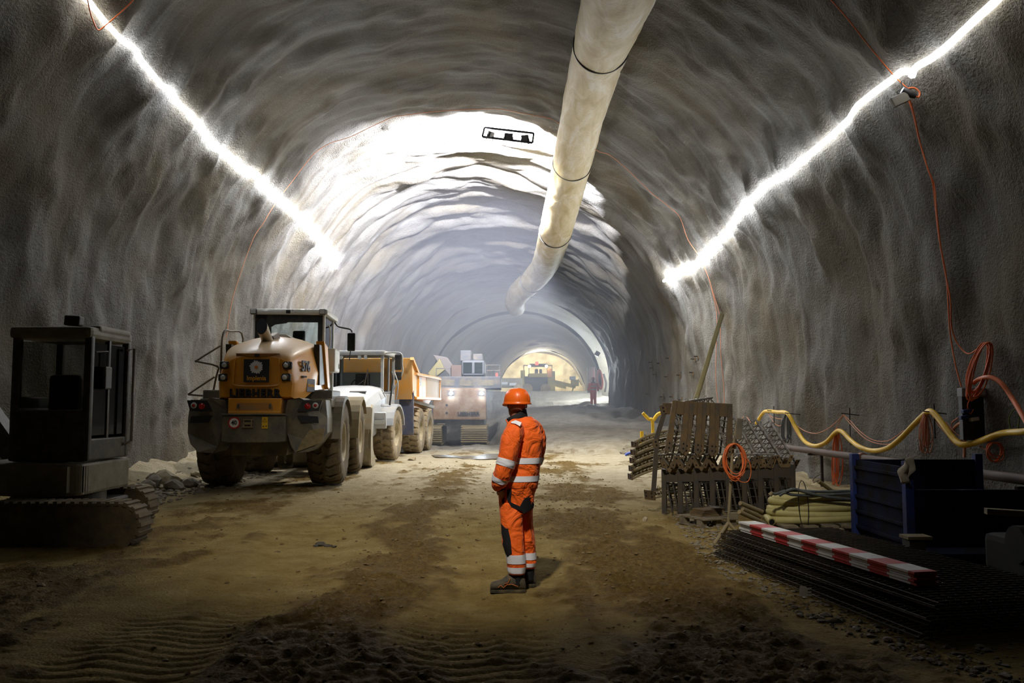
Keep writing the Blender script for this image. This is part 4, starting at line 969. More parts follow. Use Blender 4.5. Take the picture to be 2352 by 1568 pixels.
# ================================================================== worker in orange
WY = 8.0; WS = F_PX / WY
wk = empty('person', (0.05, WY, 0), 0, 'worker in orange hi-vis suit and orange helmet standing in the middle of the tunnel', 'person')
WZ = lambda py: (P(1190, py, WY).z)
WX = lambda px: P(px, 1150, WY).x - .05
M_OR = NT('hivis_orange'); _tc = M_OR.n('ShaderNodeTexCoord')
_n = M_OR.n('ShaderNodeTexNoise', {'Vector': (_tc, 'Object'), 'Scale': 7., 'Detail': 5.})
_c = M_OR.mix(M_OR.ramp(_n, [(.55, 0.), (.8, .5)]), (1.0, .145, .004), (.75, .08, .006))
_w = M_OR.n('ShaderNodeTexNoise', {'Vector': (_tc, 'Object'), 'Scale': 5., 'Detail': 3., 'Distortion': 1.4})
M_OR = M_OR.finish(_c, .75, 0, _w, .9, .06, **{'Sheen Weight': .1})
M_NVY = mat('workwear_black', (.006, .006, .009), .8); 
M_REF = mat('reflective_tape', (.86, .87, .95), .35, .0, .15, (.55, .53, .53), 30)
M_SKN = mat('skin', (.50, .23, .15), .5, **{'Subsurface Weight': .05})
def ringf(l, r, z, d, yc=0, n=40, p=2.3, wr=0.0, seed=0, off=0.0):
    cx = (l + r) / 2; a = (r - l) / 2 + off; b = d / 2 + off; out = []
    for k in range(n):
        t_ = 2 * PI * k / n; c, s = math.cos(t_), math.sin(t_)
        w_ = 1.0
        if wr: w_ += wr * float(vnoise(np.array(t_ * 2.2 + z * 4.0), np.array(z * 7.0 - t_ * 1.3), seed)) + wr * .5 * float(vnoise(np.array(t_ * 5), np.array(z * 16.), seed + 3))
        out.append(Vector((cx + a * w_ * math.copysign(abs(c) ** (2 / p), c), yc + b * w_ * math.copysign(abs(s) ** (2 / p), s), z)))
    return out
def interp_rows(rows, z):
    rows = sorted(rows, key=lambda r: r[0]); zs = [r[0] for r in rows]
    return [float(np.interp(z, zs, [r[i] for r in rows])) for i in range(1, len(rows[0]))]
def garment(name, rows, m_, z0, z1, n=30, wr=.03, off=0.0, seed=0, parent=None, caps=False, p=2.3, thick=0):
    mm = MB(); rings = []
    for i in range(n + 1):
        z = z0 + (z1 - z0) * i / n; l, r, d, yc = interp_rows(rows, z)
        rings.append(ringf(l, r, z, d, yc, wr=wr, off=off, seed=seed, p=p))
    mm.loft(rings, caps=caps); o_ = mm.build(name, m_, parent or wk)
    if thick:
        md = o_.modifiers.new('s', 'SOLIDIFY'); md.thickness = thick; md.offset = 0
    return o_
# rows: z, left, right, depth, ycentre  (jacket torso)
TR = [(WZ(y), WX(l), WX(r), d, yc) for y, l, r, d, yc in (
    (956, 1180, 1219, .14, .06), (961, 1171, 1226, .20, .06), (969, 1166, 1233, .26, .05), (982, 1163, 1240, .30, .05), (1007, 1160, 1249, .32, .05), (1030, 1158, 1246, .32, .05), (1061, 1155, 1242, .33, .05),
    (1093, 1149, 1238, .34, .05), (1108, 1146, 1236, .35, .05), (1116, 1144, 1235, .34, .05), (1124, 1146, 1234, .30, .05))]
jk = garment('jacket', TR, M_OR, WZ(1122), WZ(957), 44, .022, seed=3, thick=.006)
# hem gather
for nm, y0, y1 in (('reflective_band', 1063.5, 1050), ('reflective_band', 1104, 1091)):
    garment(nm, TR, M_REF, WZ(y0), WZ(y1), 8, .022, .007, 3)
def sleeve(pts, name='sleeve', off=0.0, m_=None, t0=0, t1=1, n=36, seed=1, wr=.05):
    """pts: (px, py, radius_m, y)"""
    c = [Vector((WX(a), y, WZ(b))) for a, b, r, y in pts]; path = cr(c, 10); R_ = np.interp(np.linspace(0, len(pts) - 1, len(path)), range(len(pts)), [q[2] for q in pts])
    rings = []; N = len(path); 
    for i in range(n + 1):
        u = (t0 + (t1 - t0) * i / n) * (N - 1); k = min(int(u), N - 2); f = u - k
        cc = path[k].lerp(path[k + 1], f); T_ = (path[min(k + 1, N - 1)] - path[k]).normalized(); rr_ = R_[k] * (1 - f) + R_[k + 1] * f
        ax = Vector((0, 1, 0)).cross(T_).normalized(); ay = T_.cross(ax); ring = []
        for j in range(28):
            t_ = 2 * PI * j / 28; w_ = 1 + wr * float(vnoise(np.array(t_ * 1.8), np.array(u * .55), seed)) + wr * .6 * float(vnoise(np.array(t_ * 1.1 + u * .7), np.array(u * .9), seed + 2))
            ring.append(cc + (ax * math.cos(t_) + ay * math.sin(t_)) * (rr_ * w_ + off))
        rings.append(ring)
    mm = MB(); mm.loft(rings, caps=(off == 0)); return mm.build(name, m_ or M_OR, wk)
SL = [(1186, 974, .070, .00), (1182, 990, .092, -.09), (1174, 1012, .098, -.13), (1168, 1040, .090, -.15), (1161, 1065, .084, -.16), (1154, 1085, .078, -.16), (1148, 1102, .074, -.14), (1146, 1113, .062, -.12), (1148, 1118, .040, -.11)]
sleeve(SL)
sleeve(SL, 'reflective_band', .006, M_REF, .435, .515, 6)
sleeve(SL, 'reflective_band', .006, M_REF, .665, .735, 6)
SRr = [(1218, 976, .070, .10), (1230, 988, .080, .20), (1238, 1008, .078, .24), (1238, 1035, .072, .25), (1230, 1065, .068, .26), (1215, 1085, .060, .26), (1200, 1100, .05, .24)]
sleeve(SRr, seed=9); sleeve(SRr, 'reflective_band', .006, M_REF, .58, .66, 6, seed=9)
# shoulder seam and yoke tape
m = MB(); sm = [(1163, 985, -.06), (1168, 977, -.10), (1180, 978, -.135), (1192, 984, -.135), (1200, 997, -.12), (1202, 1012, -.115)]
m.tube(cr([Vector((WX(a), y, WZ(b))) for a, b, y in sm], 5), .007, 6).build('seam', M_OR, wk)
# black cuff, trousers
m = MB(); m.tube([Vector((WX(1148), -.115, WZ(1114))), Vector((WX(1151), -.11, WZ(1122)))], [.048, .042], 18); m.build('cuff', M_NVY, wk)
LN = [(WZ(y), WX(l), WX(r), d, yc) for y, l, r, d, yc in (
    (1105, 1148, 1234, .30, .04), (1117, 1142, 1235, .31, .04), (1134, 1143.5, 1228, .30, .04), (1146, 1144.5, 1227, .29, .04), (1160, 1145.6, 1226, .28, .04), (1178, 1149, 1223, .27, .04))]
garment('trousers', LN, M_OR, WZ(1178), WZ(1106), 18, .02, seed=5)
NL = [(WZ(y), WX(l), WX(r), d, yc) for y, l, r, d, yc in (
    (1150, 1150, 1202, .20, .0), (1165, 1147, 1202, .20, -.005), (1178, 1148, 1200, .20, -.02), (1203, 1151.7, 1200, .20, -.045), (1220, 1152.5, 1200.5, .19, -.06), (1246, 1155, 1203, .185, -.08), (1272, 1163.5, 1204.5, .17, -.10),
    (1295, 1165.5, 1206.5, .17, -.10), (1306, 1166, 1205, .17, -.10), (1312, 1170, 1204, .16, -.10))]
FL_ = [(WZ(y), WX(l), WX(r), d, yc) for y, l, r, d, yc in (
    (1150, 1182, 1227, .22, .12), (1178, 1186, 1223, .20, .13), (1203, 1188, 1223.7, .19, .13), (1220, 1190, 1226.6, .19, .13), (1246, 1192, 1229, .185, .13), (1272, 1196, 1230.5, .17, .13), (1295, 1198, 1232.5, .17, .13), (1305, 1198, 1230, .16, .13), (1310, 1199, 1228, .15, .13))]
for rows, sd in ((NL, 11), (FL_, 14)):
    z1 = WZ(1312) if sd == 11 else WZ(1309)
    garment('trouser_leg', rows, M_OR, z1, WZ(1152), 34, .028, seed=sd, thick=.005)
    garment('reflective_band', rows, M_REF, WZ(1287 if sd == 11 else 1288), WZ(1267 if sd == 11 else 1272), 6, .028, .006, sd)
    garment('reflective_band', rows, M_REF, WZ(1309 if sd == 11 else 1305), WZ(1295 if sd == 11 else 1296), 6, .028, .006, sd)
    garment('boot_shaft', [(z, l + .03, r - .0, d - .03, yc) for z, l, r, d, yc in [(WZ(1335), rows[-1][1] - .02, rows[-1][2], .16, rows[-1][4]), rows[-1]]], M_NVY, WZ(1336), WZ(1305), 6, .01)
# surface patches: pocket edge, knee patch, holster patches follow the cloth
def patch(name, rows, poly, sd, m_=M_NVY, off=.006, res=26, wr=.028, flip=1):
    """a cloth patch laid on the near side of a garment; poly in picture-scale outline"""
    xs_ = [p[0] for p in poly]; ys_ = [p[1] for p in poly]
    def inside(x, y):
        c = False
        for i in range(len(poly)):
            (x0, y0), (x1, y1) = poly[i], poly[i - 1]
            if (y0 > y) != (y1 > y) and x < (x1 - x0) * (y - y0) / (y1 - y0) + x0: c = not c
        return c
    bm = bmesh.new(); n0 = res; gx_ = np.linspace(min(xs_), max(xs_), n0); gy_ = np.linspace(min(ys_), max(ys_), n0); V = {}
    def surf(x, y):
        z = WZ(y); l, r, d, yc = interp_rows(rows, z); cx = (l + r) / 2; a = (r - l) / 2; u = max(-.985, min(.985, (WX(x) - cx) / a))
        s = (1 - abs(u) ** 2.3) ** (1 / 2.3)
        t_ = math.atan2(-s, u); t_ = t_ if t_ > 0 else t_ + 2 * PI
        w_ = 1 + wr * float(vnoise(np.array(t_ * 2.2 + z * 4.0), np.array(z * 7.0 - t_ * 1.3), sd)) + wr * .5 * float(vnoise(np.array(t_ * 5), np.array(z * 16.), sd + 3))
        return Vector((cx + u * a * 1.02, yc - d / 2 * s * w_ - off, z))
    def gv(i, j):
        if (i, j) not in V: V[i, j] = bm.verts.new(surf(gx_[i], gy_[j]))
        return V[i, j]
    for i in range(n0 - 1):
        for j in range(n0 - 1):
            if inside((gx_[i] + gx_[i + 1]) / 2, (gy_[j] + gy_[j + 1]) / 2): bm.faces.new((gv(i, j), gv(i + 1, j), gv(i + 1, j + 1), gv(i, j + 1)))
    mm = MB(); mm.bm(bm, smooth=True); o_ = mm.build(name, m_, wk); md = o_.modifiers.new('s', 'SOLIDIFY'); md.thickness = .004; md.offset = 0; return o_
q = [Vector((WX(a), y, WZ(b))) for a, b, y in ((1173, 968, -.125), (1184, 964, -.125), (1198, 969, -.155), (1194, 977.5, -.175), (1184, 972, -.165), (1175, 970.5, -.145))]
m = MB(); m.add(q + [v + Vector((0, .010, -.004)) for v in q], [(0, 1, 4, 5), (1, 2, 3, 4)] + [(i, (i + 1) % 6, 6 + (i + 1) % 6, 6 + i) for i in range(6)])
m.build('shoulder_tape', M_REF, wk)
c5 = lambda pts: [(1100 + x / 5.806, 1100 + y / 5.806) for x, y in pts]
patch('holster_pocket', LN, c5([(378, 130), (415, 112), (436, 130), (425, 220), (428, 290), (545, 345), (590, 260), (625, 228), (686, 230), (680, 262), (665, 275), (695, 330), (705, 295), (737, 340), (730, 380), (590, 445), (575, 412), (435, 355), (380, 260)]), 5, wr=.02, res=100, off=.012)
patch('knee_patch', NL, c5([(296, 575), (330, 605), (360, 628), (390, 628), (408, 700), (425, 780), (440, 940), (372, 1012), (330, 900), (318, 850), (330, 790), (304, 690)]), 11, res=90)
patch('pocket_zip', LN, c5([(312, 265), (345, 225), (330, 330), (322, 335)]), 5, wr=.02, off=.008, res=14)
# boots with orange lines
M_BOOT = mat('boot_leather', (.05, .045, .035), .7, 0, .5, (.16, .12, .06), 18); M_SOLE = mat('boot_sole', (.03, .028, .02), .9, 0, .6, (.16, .12, .06), 20)
def boot(x0, x1, y, zb, name='boot'):
    L_ = x1 - x0; bt = empty(name, (0, 0, 0)); bt.parent = wk
    sec = [(0, .035, .055, .03), (.04, .045, .075, .05), (.15, .05, .085, .062), (.32, .05, .10, .075), (.45, .046, .055 + .075, .09), (.56, .044, .15, .12), (.72, .044, .15, .14), (.88, .043, .15, .14), (.97, .038, .10, .09), (1.0, .03, .06, .05)]
    rg = []
    for u, w_, h1, _ in sec:
        ring = []
        for k in range(16):
            t_ = 2 * PI * k / 16; ring.append(Vector((x0 + L_ * u, y + w_ * math.cos(t_) , zb + .015 + (h1 * .5) + h1 * .5 * math.sin(t_))))
        rg.append(ring)
    up = MB().loft(rg).build('upper', M_BOOT, bt)
    so = [(u * L_ + x0, w_ * 1.12) for u, w_ in ((-.01, .02), (.03, .04), (.15, .05), (.35, .05), (.5, .04), (.7, .043), (.93, .042), (1.0, .025))]
    MB().prism([(x, y - w_) for x, w_ in so] + [(x, y + w_) for x, w_ in so[::-1]], zb, zb + .028, 'Z', inset=.006).build('sole', M_SOLE, bt)
    m = MB()
    for pts in ([(.38, .05), (.46, .075), (.60, .08), (.78, .06)], [(.22, .05), (.30, .07), (.36, .05)], [(.56, .13), (.50, .09), (.40, .085)]):
        m.tube([Vector((x0 + L_ * u, y - .052 + (.006 if h > .1 else 0), zb + h)) for u, h in pts], .0035, 5)
    m.build('boot_trim', mat('boot_orange', (.6, .16, .03), .6), bt)
    MB().tube(cr([Vector((x0 + L_ * u, y + v, zb + h)) for u, v, h in ((.36, -.02, .10), (.42, .02, .125), (.42, -.03, .12), (.48, .02, .145), (.50, -.03, .14))], 3), .003, 5).build('lace', mat('boot_orange', (.6, .16, .03), .6), bt)
gz1 = gh(.0, 7.9); 
boot(WX(1127.5), WX(1207), -.12, .0); boot(WX(1160), WX(1231), .13, .0)
# body: one surface from the pelvis to the top of the head, with arms, hands and legs rooted in it
HX, HY = WX(1188), .06
zc = lambda py: WZ(py)
Ry_ = Matrix.Rotation(rad(32), 4, 'Z')    # face turned to the left of straight ahead
def hr(z, hw_, fd, bd, yo=0.0):
    r = []
    for k in range(28):
        t_ = 2 * PI * k / 28; x = hw_ * math.cos(t_); y = (fd if math.sin(t_) > 0 else bd) * math.sin(t_)
        r.append(Matrix.Translation((HX, HY, z)) @ Ry_ @ Vector((x, y + yo, 0)))
    return r
zt_ = zc(897); zch = zc(956); H_ = zt_ - zch
head = [(.0 - .42, .075, .07, .075, -.02), (-.22, .064, .06, .068, -.02), (-.06, .062, .062, .066, -.015), (.02, .060, .085, .066, 0), (.10, .066, .102, .072, 0), (.22, .070, .106, .080, 0), (.38, .074, .104, .092, 0), (.55, .077, .104, .098, 0),
        (.72, .077, .102, .098, 0), (.86, .066, .088, .086, 0), (.95, .045, .06, .06, 0), (1.0, .012, .016, .016, 0)]
mb = MB()
rings = [ringf(WX(1158), WX(1226), WZ(1150), .26, .05, n=28), ringf(WX(1162), WX(1226), WZ(1090), .25, .05, n=28), ringf(WX(1168), WX(1232), WZ(1010), .24, .05, n=28), ringf(WX(1176), WX(1228), WZ(975), .20, .05, n=28)]
mb.loft(rings + [hr(zch + H_ * u, a, f, b, yo) for u, a, f, b, yo in head])
T_ = Matrix.Translation((HX, HY, 0)) @ Ry_
nz_ = zch + H_ * .40
mb.loft([[T_ @ Vector((x, y, nz_ + z)) for x, y, z in q] for q in (
    [(-.012, .098, .05), (.012, .098, .05), (.010, .10, .04), (-.010, .10, .04)], [(-.014, .102, .02), (.014, .102, .02), (.012, .118, .012), (-.012, .118, .012)],
    [(-.018, .102, -.018), (.018, .102, -.018), (.013, .132, -.012), (-.013, .132, -.012)], [(-.014, .10, -.03), (.014, .10, -.03), (.008, .118, -.026), (-.008, .118, -.026)])])
for s in (1, -1):   # ears, eyes, lips
    e = [T_ @ Vector((s * (.074 + .014 * math.sin(PI * k / 5) * .6), -.005 - .012 * math.cos(2 * PI * k / 10), zch + H_ * .47 + .032 * math.cos(2 * PI * k / 10))) for k in range(10)]
    mb.tube([T_ @ Vector((s * (.086 + .010 * math.sin(2 * PI * k / 12 * .5)), -.002 + .017 * math.sin(2 * PI * k / 12), zch + H_ * .46 + .031 * math.cos(2 * PI * k / 12))) for k in range(12)], .0075, 6, closed=True)
    ell(mb, T_ @ Vector((s * .082, -.002, zch + H_ * .46)), (.010, .014, .026)); ell(mb, T_ @ Vector((s * .030, .092, zch + H_ * .55)), (.013, .012, .009))
mb.tube([T_ @ Vector((-.022, .093, zch + H_ * .2)), T_ @ Vector((0, .106, zch + H_ * .205)), T_ @ Vector((.022, .093, zch + H_ * .2))], .006, 6)
for pts, hs in ((SL, -1), (SRr, 1)):
    c = [Vector((WX(a), y, WZ(b))) for a, b, r, y in pts]; mb.tube(cr(c, 4), [max(.03, .052 - .0006 * i) for i in range(len(cr(c, 4)))], 12)
# hand sliding into the front pocket: palm, four fingers and thumb
hb = Vector((WX(1150), -.10, WZ(1119))); hd = Vector((.03, .07, -.08)).normalized()
mb.tube([hb, hb + hd * .03, hb + hd * .07, hb + hd * .10], [.028, .033, .038, .032], 12)
for k in range(4):
    p0 = hb + hd * .09 + Vector((-.022 + .015 * k, .0, 0)); L_ = (.065, .075, .072, .055)[k]
    mb.tube([p0, p0 + hd * L_ * .5 + Vector((0, .004, 0)), p0 + hd * L_ + Vector((.004, .014, 0))], [.009, .0085, .006], 8)
mb.tube([hb + hd * .035 + Vector((-.028, .01, 0)), hb + hd * .06 + Vector((-.045, .015, 0)), hb + hd * .09 + Vector((-.048, .02, 0))], [.012, .010, .007], 8)
for rows in (NL, FL_):
    pts = [Vector(((l + r) / 2, yc, z)) for z, l, r, d, yc in rows]; mb.tube(pts, [.085, .08, .078, .068, .06, .055, .045, .04, .038, .038][:len(pts)], 12)
body = mb.build('body', M_SKN, wk)
# hair / dark head lining, collar, helmet
mh = MB(); mh.loft([hr(zch + H_ * u, a + .005, f + .004, b + .008, 0) for u, a, f, b in ((.50, .068, .0, .090), (.56, .074, .02, .097), (.6, .077, .104, .098), (.72, .077, .102, .098))], caps=False).build('hair', mat('dark_hair', (.012, .010, .009), .9), wk)
cl = MB(); rg = []
for i in range(7):
    f = i / 6; ring = []
    for k in range(36):
        t_ = 2 * PI * k / 36; x = math.cos(t_); y = math.sin(t_)
        zz = zc(957) + (zc(947) - zc(957)) * f + (.028 * f) * (x + .2) - .030 * (1 - x) * .5
        ring.append(Vector((HX + WX(1186) - WX(1188) + .004 + (.104 - .014 * f) * x, HY - .01 + (.098 - .014 * f) * y, zz)))
    rg.append(ring)
cl.loft(rg, caps=False); c_o = cl.build('collar', M_NVY, wk); md = c_o.modifiers.new('s', 'SOLIDIFY'); md.thickness = .010
MB().tube([Vector((WX(1162), -.03, WZ(963))), Vector((WX(1165), -.035, WZ(970))), Vector((WX(1169), -.05, WZ(972)))], .006, 6).build('collar_edge', M_OR, wk)
M_HEL = mat('helmet_orange', (.95, .15, .012), .32, 0, 0, **{'Coat Weight': .3})
he = MB(); N_ = 40; zb_ = zc(925); zt2 = zc(891); HH = zt2 - zb_
def hp(k, u):
    t_ = 2 * PI * k / N_; s = math.cos(u * PI / 2); 
    r1 = .122 * max(.0001, math.cos(u * PI / 2)) ** .72; rf = .140 * max(.0001, math.cos(u * PI / 2)) ** .72
    x = r1 * math.cos(t_); y = (rf if math.sin(t_) > 0 else rf * .98) * math.sin(t_)
    ridge = .004 * math.exp(-(x / .022) ** 2) + .003 * math.exp(-((abs(x) - .055) / .012) ** 2)
    z = zb_ + .012 + (HH - .012) * math.sin(u * PI / 2) + ridge * (u > .1)
    return Matrix.Translation((HX, HY, 0)) @ Ry_ @ Vector((x, y, z))
rg = [[hp(k, u) for k in range(N_)] for u in np.linspace(0, 1, 13)]
he.loft(rg, caps=False)
def brim(off, dz):
    ring = []
    for k in range(N_):
        t_ = 2 * PI * k / N_; fr_ = max(0, math.sin(t_)); x = (.122 + off) * math.cos(t_); y = (.140 + off + .035 * fr_ ** 2 * (off > 0)) * math.sin(t_)
        ring.append(Matrix.Translation((HX, HY, 0)) @ Ry_ @ Vector((x, y, zb_ + dz - .020 * fr_ ** 2 * (off > 0))))
    return ring
he.loft([brim(0, .012), brim(.003, .0), brim(.010, -.010), brim(.006, -.014), brim(-.004, -.006)], caps=False)
ho = he.build('helmet', M_HEL, wk)
m = MB()
for dt in (-.45, .45):
    pr = []
    for u in np.linspace(.03, .78, 10):
        t_ = -PI / 2 + dt * (1 + .5 * u); k_ = max(.0001, math.cos(u * PI / 2)) ** .72
        pr.append(Matrix.Translation((HX, HY, 0)) @ Ry_ @ Vector((.123 * k_ * math.cos(t_), .138 * k_ * math.sin(t_), zb_ + .012 + (HH - .012) * math.sin(u * PI / 2))))
    m.tube(pr, .0035, 6)
m.build('helmet_rib', M_HEL, ho)
# ================================================================== right side: girders, hoses, boards, crate, cables
M_REB = mat('girder_bar_steel', (.30, .29, .27), .5, .45, .5, (.20, .12, .06), 8)
M_PLT = mat('girder_plate_rust', (.085, .068, .05), .7, .2, .6, (.20, .12, .04), 6)
M_PLY = mat('girder_plate_ochre', (.24, .16, .07), .75, .1, .6, (.12, .09, .05), 6)
M_DKB = mat('girder_bar_dark', (.07, .065, .06), .6, .4, .5, (.13, .09, .05), 6)
M_HOLE = mat('hole_black', (.004, .004, .004), .9)
def holes(parent, pts, r, axis=(0, 1, 0)):
    m = MB(); a = Vector(axis).normalized()
    for p in pts: m.cyl(Vector(p) - a * .006, Vector(p) + a * .006, r, n=10)
    return m.build('bolt_holes', M_HOLE, parent)
def lattice(name, L_, wd, ht, mb_=None, bend=0.0, plate=None, r=.016, npan=9, label=None, group=None, kind='v', mbar=None):
    """local frame: +y along the girder from the near end, x across, z up"""
    root = empty(name, (0, 0, 0), 0, label, 'lattice girder', group)
    cs = [(-wd / 2, 0), (wd / 2, 0), (0, ht)]
    def pt(c, t_): return Vector((c[0], t_ * L_, c[1] + bend * 4 * t_ * (1 - t_)))
    for c in cs: MB().tube([pt(c, k / 10) for k in range(11)], r * (1.25 if c[0] == 0 else 1), 7).build('chord_bar', mbar or M_REB, root)
    m = MB()
    for k in range(npan):
        t0, t1 = (k + .15) / npan, (k + .85) / npan; tm = (t0 + t1) / 2
        m.tube([pt(cs[0], t0), pt(cs[2], tm), pt(cs[0], t1)], r * .5, 5).tube([pt(cs[1], t0), pt(cs[2], tm), pt(cs[1], t1)], r * .5, 5)
        m.tube([pt(cs[0], tm), pt(cs[1], tm)], r * .5, 5)
        if k % 2: m.tube([pt(cs[2], tm) + Vector((.03 * math.cos(a), 0, .03 * math.sin(a) + .02)) for a in np.linspace(0, 2 * PI, 8)[:-1]], r * .35, 4, closed=True)
    m.build('lacing_bars', mbar or M_REB, root)
    if kind == 'v':      # folded V end plate with bolt holes
        pm = plate or M_PLT; q = [(-wd * .62, .0), (-wd * .62, -.10), (-wd * .18, ht * .55), (wd * .18, ht * .55), (wd * .62, -.10), (wd * .62, .0), (wd * .28, ht + .03), (-wd * .28, ht + .03)]
        for s in (1, -1):
            p_ = MB().prism([(s * wd * .70, ht * .85), (s * wd * .30, ht * .85), (s * wd * .12, -.04), (s * wd * .40, -.10)], -.012, .0, 'Y').build('end_plate', pm, root)
            holes(p_, [(s * wd * .52, -.012, ht * .62), (s * wd * .38, -.012, ht * .1), (s * wd * .30, -.012, ht * .45)], .012)
        MB().box((0, -.006, -.05), (wd * .7, .012, .05)).build('end_plate', pm, root)
    elif kind == 'block':
        p_ = MB().box((0, -.01, ht * .4), (wd * 1.25, .02, ht * 1.5), None, .004).build('end_plate', M_PLT, root)
        holes(p_, [(x, -.02, z) for x in (-wd * .35, wd * .35) for z in (.02, ht * .75)], .014)
    return root
def place(o, loc, rot): o.location = loc; o.rotation_euler = rot; return o
# upper tier right: girders leaning back, lattice faces up
k = lattice('lattice_girder', 1.25, .17, .13, kind='v', group='girders leaning on the stack at the wall side', label='bare steel lattice girder leaning on the wall side of the stack')
for i, (bx, by, tx_, ty_) in enumerate(((1700, 1072, 1650, 965), (1735, 1072, 1680, 968), (1765, 1066, 1708, 972), (1790, 1066, 1730, 974), (1818, 1068, 1762, 976))):
    o = k if i == 0 else copy_tree(k)
    a = P(bx, by, 13.5); b = P(tx_, ty_, 14.45); d = (b - a)
    o.location = a; o.rotation_euler = (math.asin(d.z / d.length), 0, -math.atan2(d.x, d.y)); o.scale = (1, d.length / 1.25, 1)
    if i: o['label'] = ('bare steel lattice girder, second from the tripod stand', 'bare steel lattice girder, middle one on the wall side', 'bare steel lattice girder, second from the wall end', 'bare steel lattice girder nearest the brown pipe, outermost on the stack')[i - 1]
k['label'] = 'bare steel lattice girder directly behind the tripod stand coil'
# upper tier left: girders with tall dark U frames at the end
def uframe(name, label, mb_):
    root = empty(name, (0, 0, 0), 0, label, 'lattice girder', 'girders standing on the upper tier of the stack')
    h = .78; w_ = .27
    for s in (1, -1):
        p_ = MB().prism([(s * w_ / 2 - .035, h - .01), (s * w_ / 2 + .035, h), (s * w_ / 2 + .04, .05), (s * w_ / 2 - .01, -.03), (s * w_ / 2 - .06, .02)], -.05, 0, 'Y', inset=.004).build('side_plate', mb_, root)
        holes(p_, [(s * w_ / 2 - .01, -.05, .06), (s * w_ / 2 - .01, -.05, .13)], .013)
    MB().box((0, -.02, h - .10), (w_ + .02, .03, .20), None, .004).build('cap_plate', M_PLT, root)
    for j, (x, z, x2, z2) in enumerate(((-.10, .70, -.10, .10), (.10, .70, .10, .10), (0, .60, 0, .0))):
        MB().tube([(x, .05, z), (x2 + .10, .7, z2 - .02), (x2 + .20, 1.3, z2 - .12)], .018, 7).build('chord_bar', M_REB, root)
    MB().tube([(-.07, .02, .66), (.12, .03, .02)], .016, 6).build('chord_bar', M_REB, root)
    m = MB()
    for q in range(6):
        t_ = .12 + q * .15; m.tube([(-.10 + t_ * .1, .05 + t_ * .6, .70 - t_ * .6), (.10 + t_ * .1, .05 + t_ * .6, .70 - t_ * .6)], .007, 5)
        m.tube([(-.10 + t_ * .1, .05 + t_ * .6, .70 - t_ * .6), (0 + t_ * .1, .07 + t_ * .6, .60 - t_ * .6 - .06)], .007, 5)
    for q in range(5): m.tube([(-.06, .0, .15 + q * .1), (.10, .02, .12 + q * .1)], .007, 5)
    m.build('lacing_bars', M_REB, root); return root
u0 = uframe('lattice_girder', 'steel girder with dark end frame, first from the curved pile', M_PLT)
for i, (bx, by, lean) in enumerate(((1555, 1041, -5), (1588, 1042, -7), (1622, 1044, -6), (1655, 1046, -3))):
    o = u0 if i == 0 else copy_tree(u0)
    o.location = P(bx, by, 13.05); o.rotation_euler = (rad(-6), rad(9 - i * 2), rad(3)); o.scale = (1, 1, 1.02)
    if i: o['label'] = ('steel girder with dark end frame, second from the curved pile', 'steel girder with dark end frame, third from the curved pile', 'steel girder with dark end frame nearest the tripod stand')[i - 1]
# leaning dark flat bars at the left end
for (x0, y0, x1, y1, Y0, lab) in ((1525, 950, 1503, 1022, 13.6, 'dark flat steel post leaning above the curved girder pile'), (1508, 1028, 1501, 1128, 13.5, 'dark upright flat steel post beside the curved girder pile')):
    t = empty('steel_post', P(x1, y1, Y0), 0, lab, 'steel post')
    MB().beam((0, 0, 0), P(x0, y0, Y0) - P(x1, y1, Y0), .075, .02, (0, 1, 0), .003).build('flat_bar', M_DKB, t)
    p_ = MB().box(P(x0 - 2, y0 - 10, Y0) - P(x1, y1, Y0), (.10, .012, .14), (0, rad(-12), 0)).build('end_plate', M_PLT, t)
    holes(p_, [P(x0 - 2, y0 - 14, Y0 - .01) - P(x1, y1, Y0), P(x0, y0 - 6, Y0 - .01) - P(x1, y1, Y0)], .014)
# long girder lying behind on top at the left
o = lattice('lattice_girder', 1.6, .16, .12, kind='block', label='short girder lying behind the leaning post on top of the stack', group=None)
place(o, P(1537, 945, 13.6), (rad(4), 0, rad(-38)))
# lower tier: girders on end with ochre V plates on top
def lower(label, pm):
    root = empty('lattice_girder', (0, 0, 0), 0, label, 'lattice girder', 'girders standing in the lower tier of the stack')
    for s in (1, -1):
        MB().beam((s * .13, 0, .0), (s * .13, 0, .66), .07, .02, (0, 1, 0), .003).build('side_plate', M_DKB, root)
        p_ = MB().prism([(s * .14, .80), (s * .085, .80), (s * .02, .64), (s * .07, .62)], -.02, -.008, 'Y').build('end_plate', pm, root)
        holes(p_, [(s * .105, -.02, .77), (s * .07, -.02, .69)], .011)
    MB().box((0, -.012, .64), (.13, .012, .05)).build('end_plate', pm, root)
    MB().box((0, 0, .54), (.22, .012, .15)).build('cap_plate', M_DKB, root)
    for x in (-.05, .04): MB().tube([(x - .03, .05, .5), (x + .05, .02, .02)], .014, 6).build('chord_bar', M_DKB, root)
    MB().tube([(0, .05, .62), (0, .9, .60)], .018, 6).build('chord_bar', M_DKB, root)
    m = MB()
    for q in range(4): m.tube([(-.07, .03, .08 + q * .12), (.10, .03, .08 + q * .12)], .006, 5)
    m.build('lacing_bars', M_DKB, root); return root
l0 = lower('x', M_PLY); lab_ = ['dark steel girder in the lower tier above the muddy edge, first of its row', 'dark steel girder in the lower tier, second of its row', 'dark steel girder in the lower tier behind the pallet end', 'dark steel girder in the lower tier directly above the pallet', 'dark steel girder in the lower tier just beside the stand',
        'dark steel girder in the lower tier behind the orange coil', 'dark steel girder in the lower tier behind the hose coil', 'dark steel girder in the lower tier at the wall end']
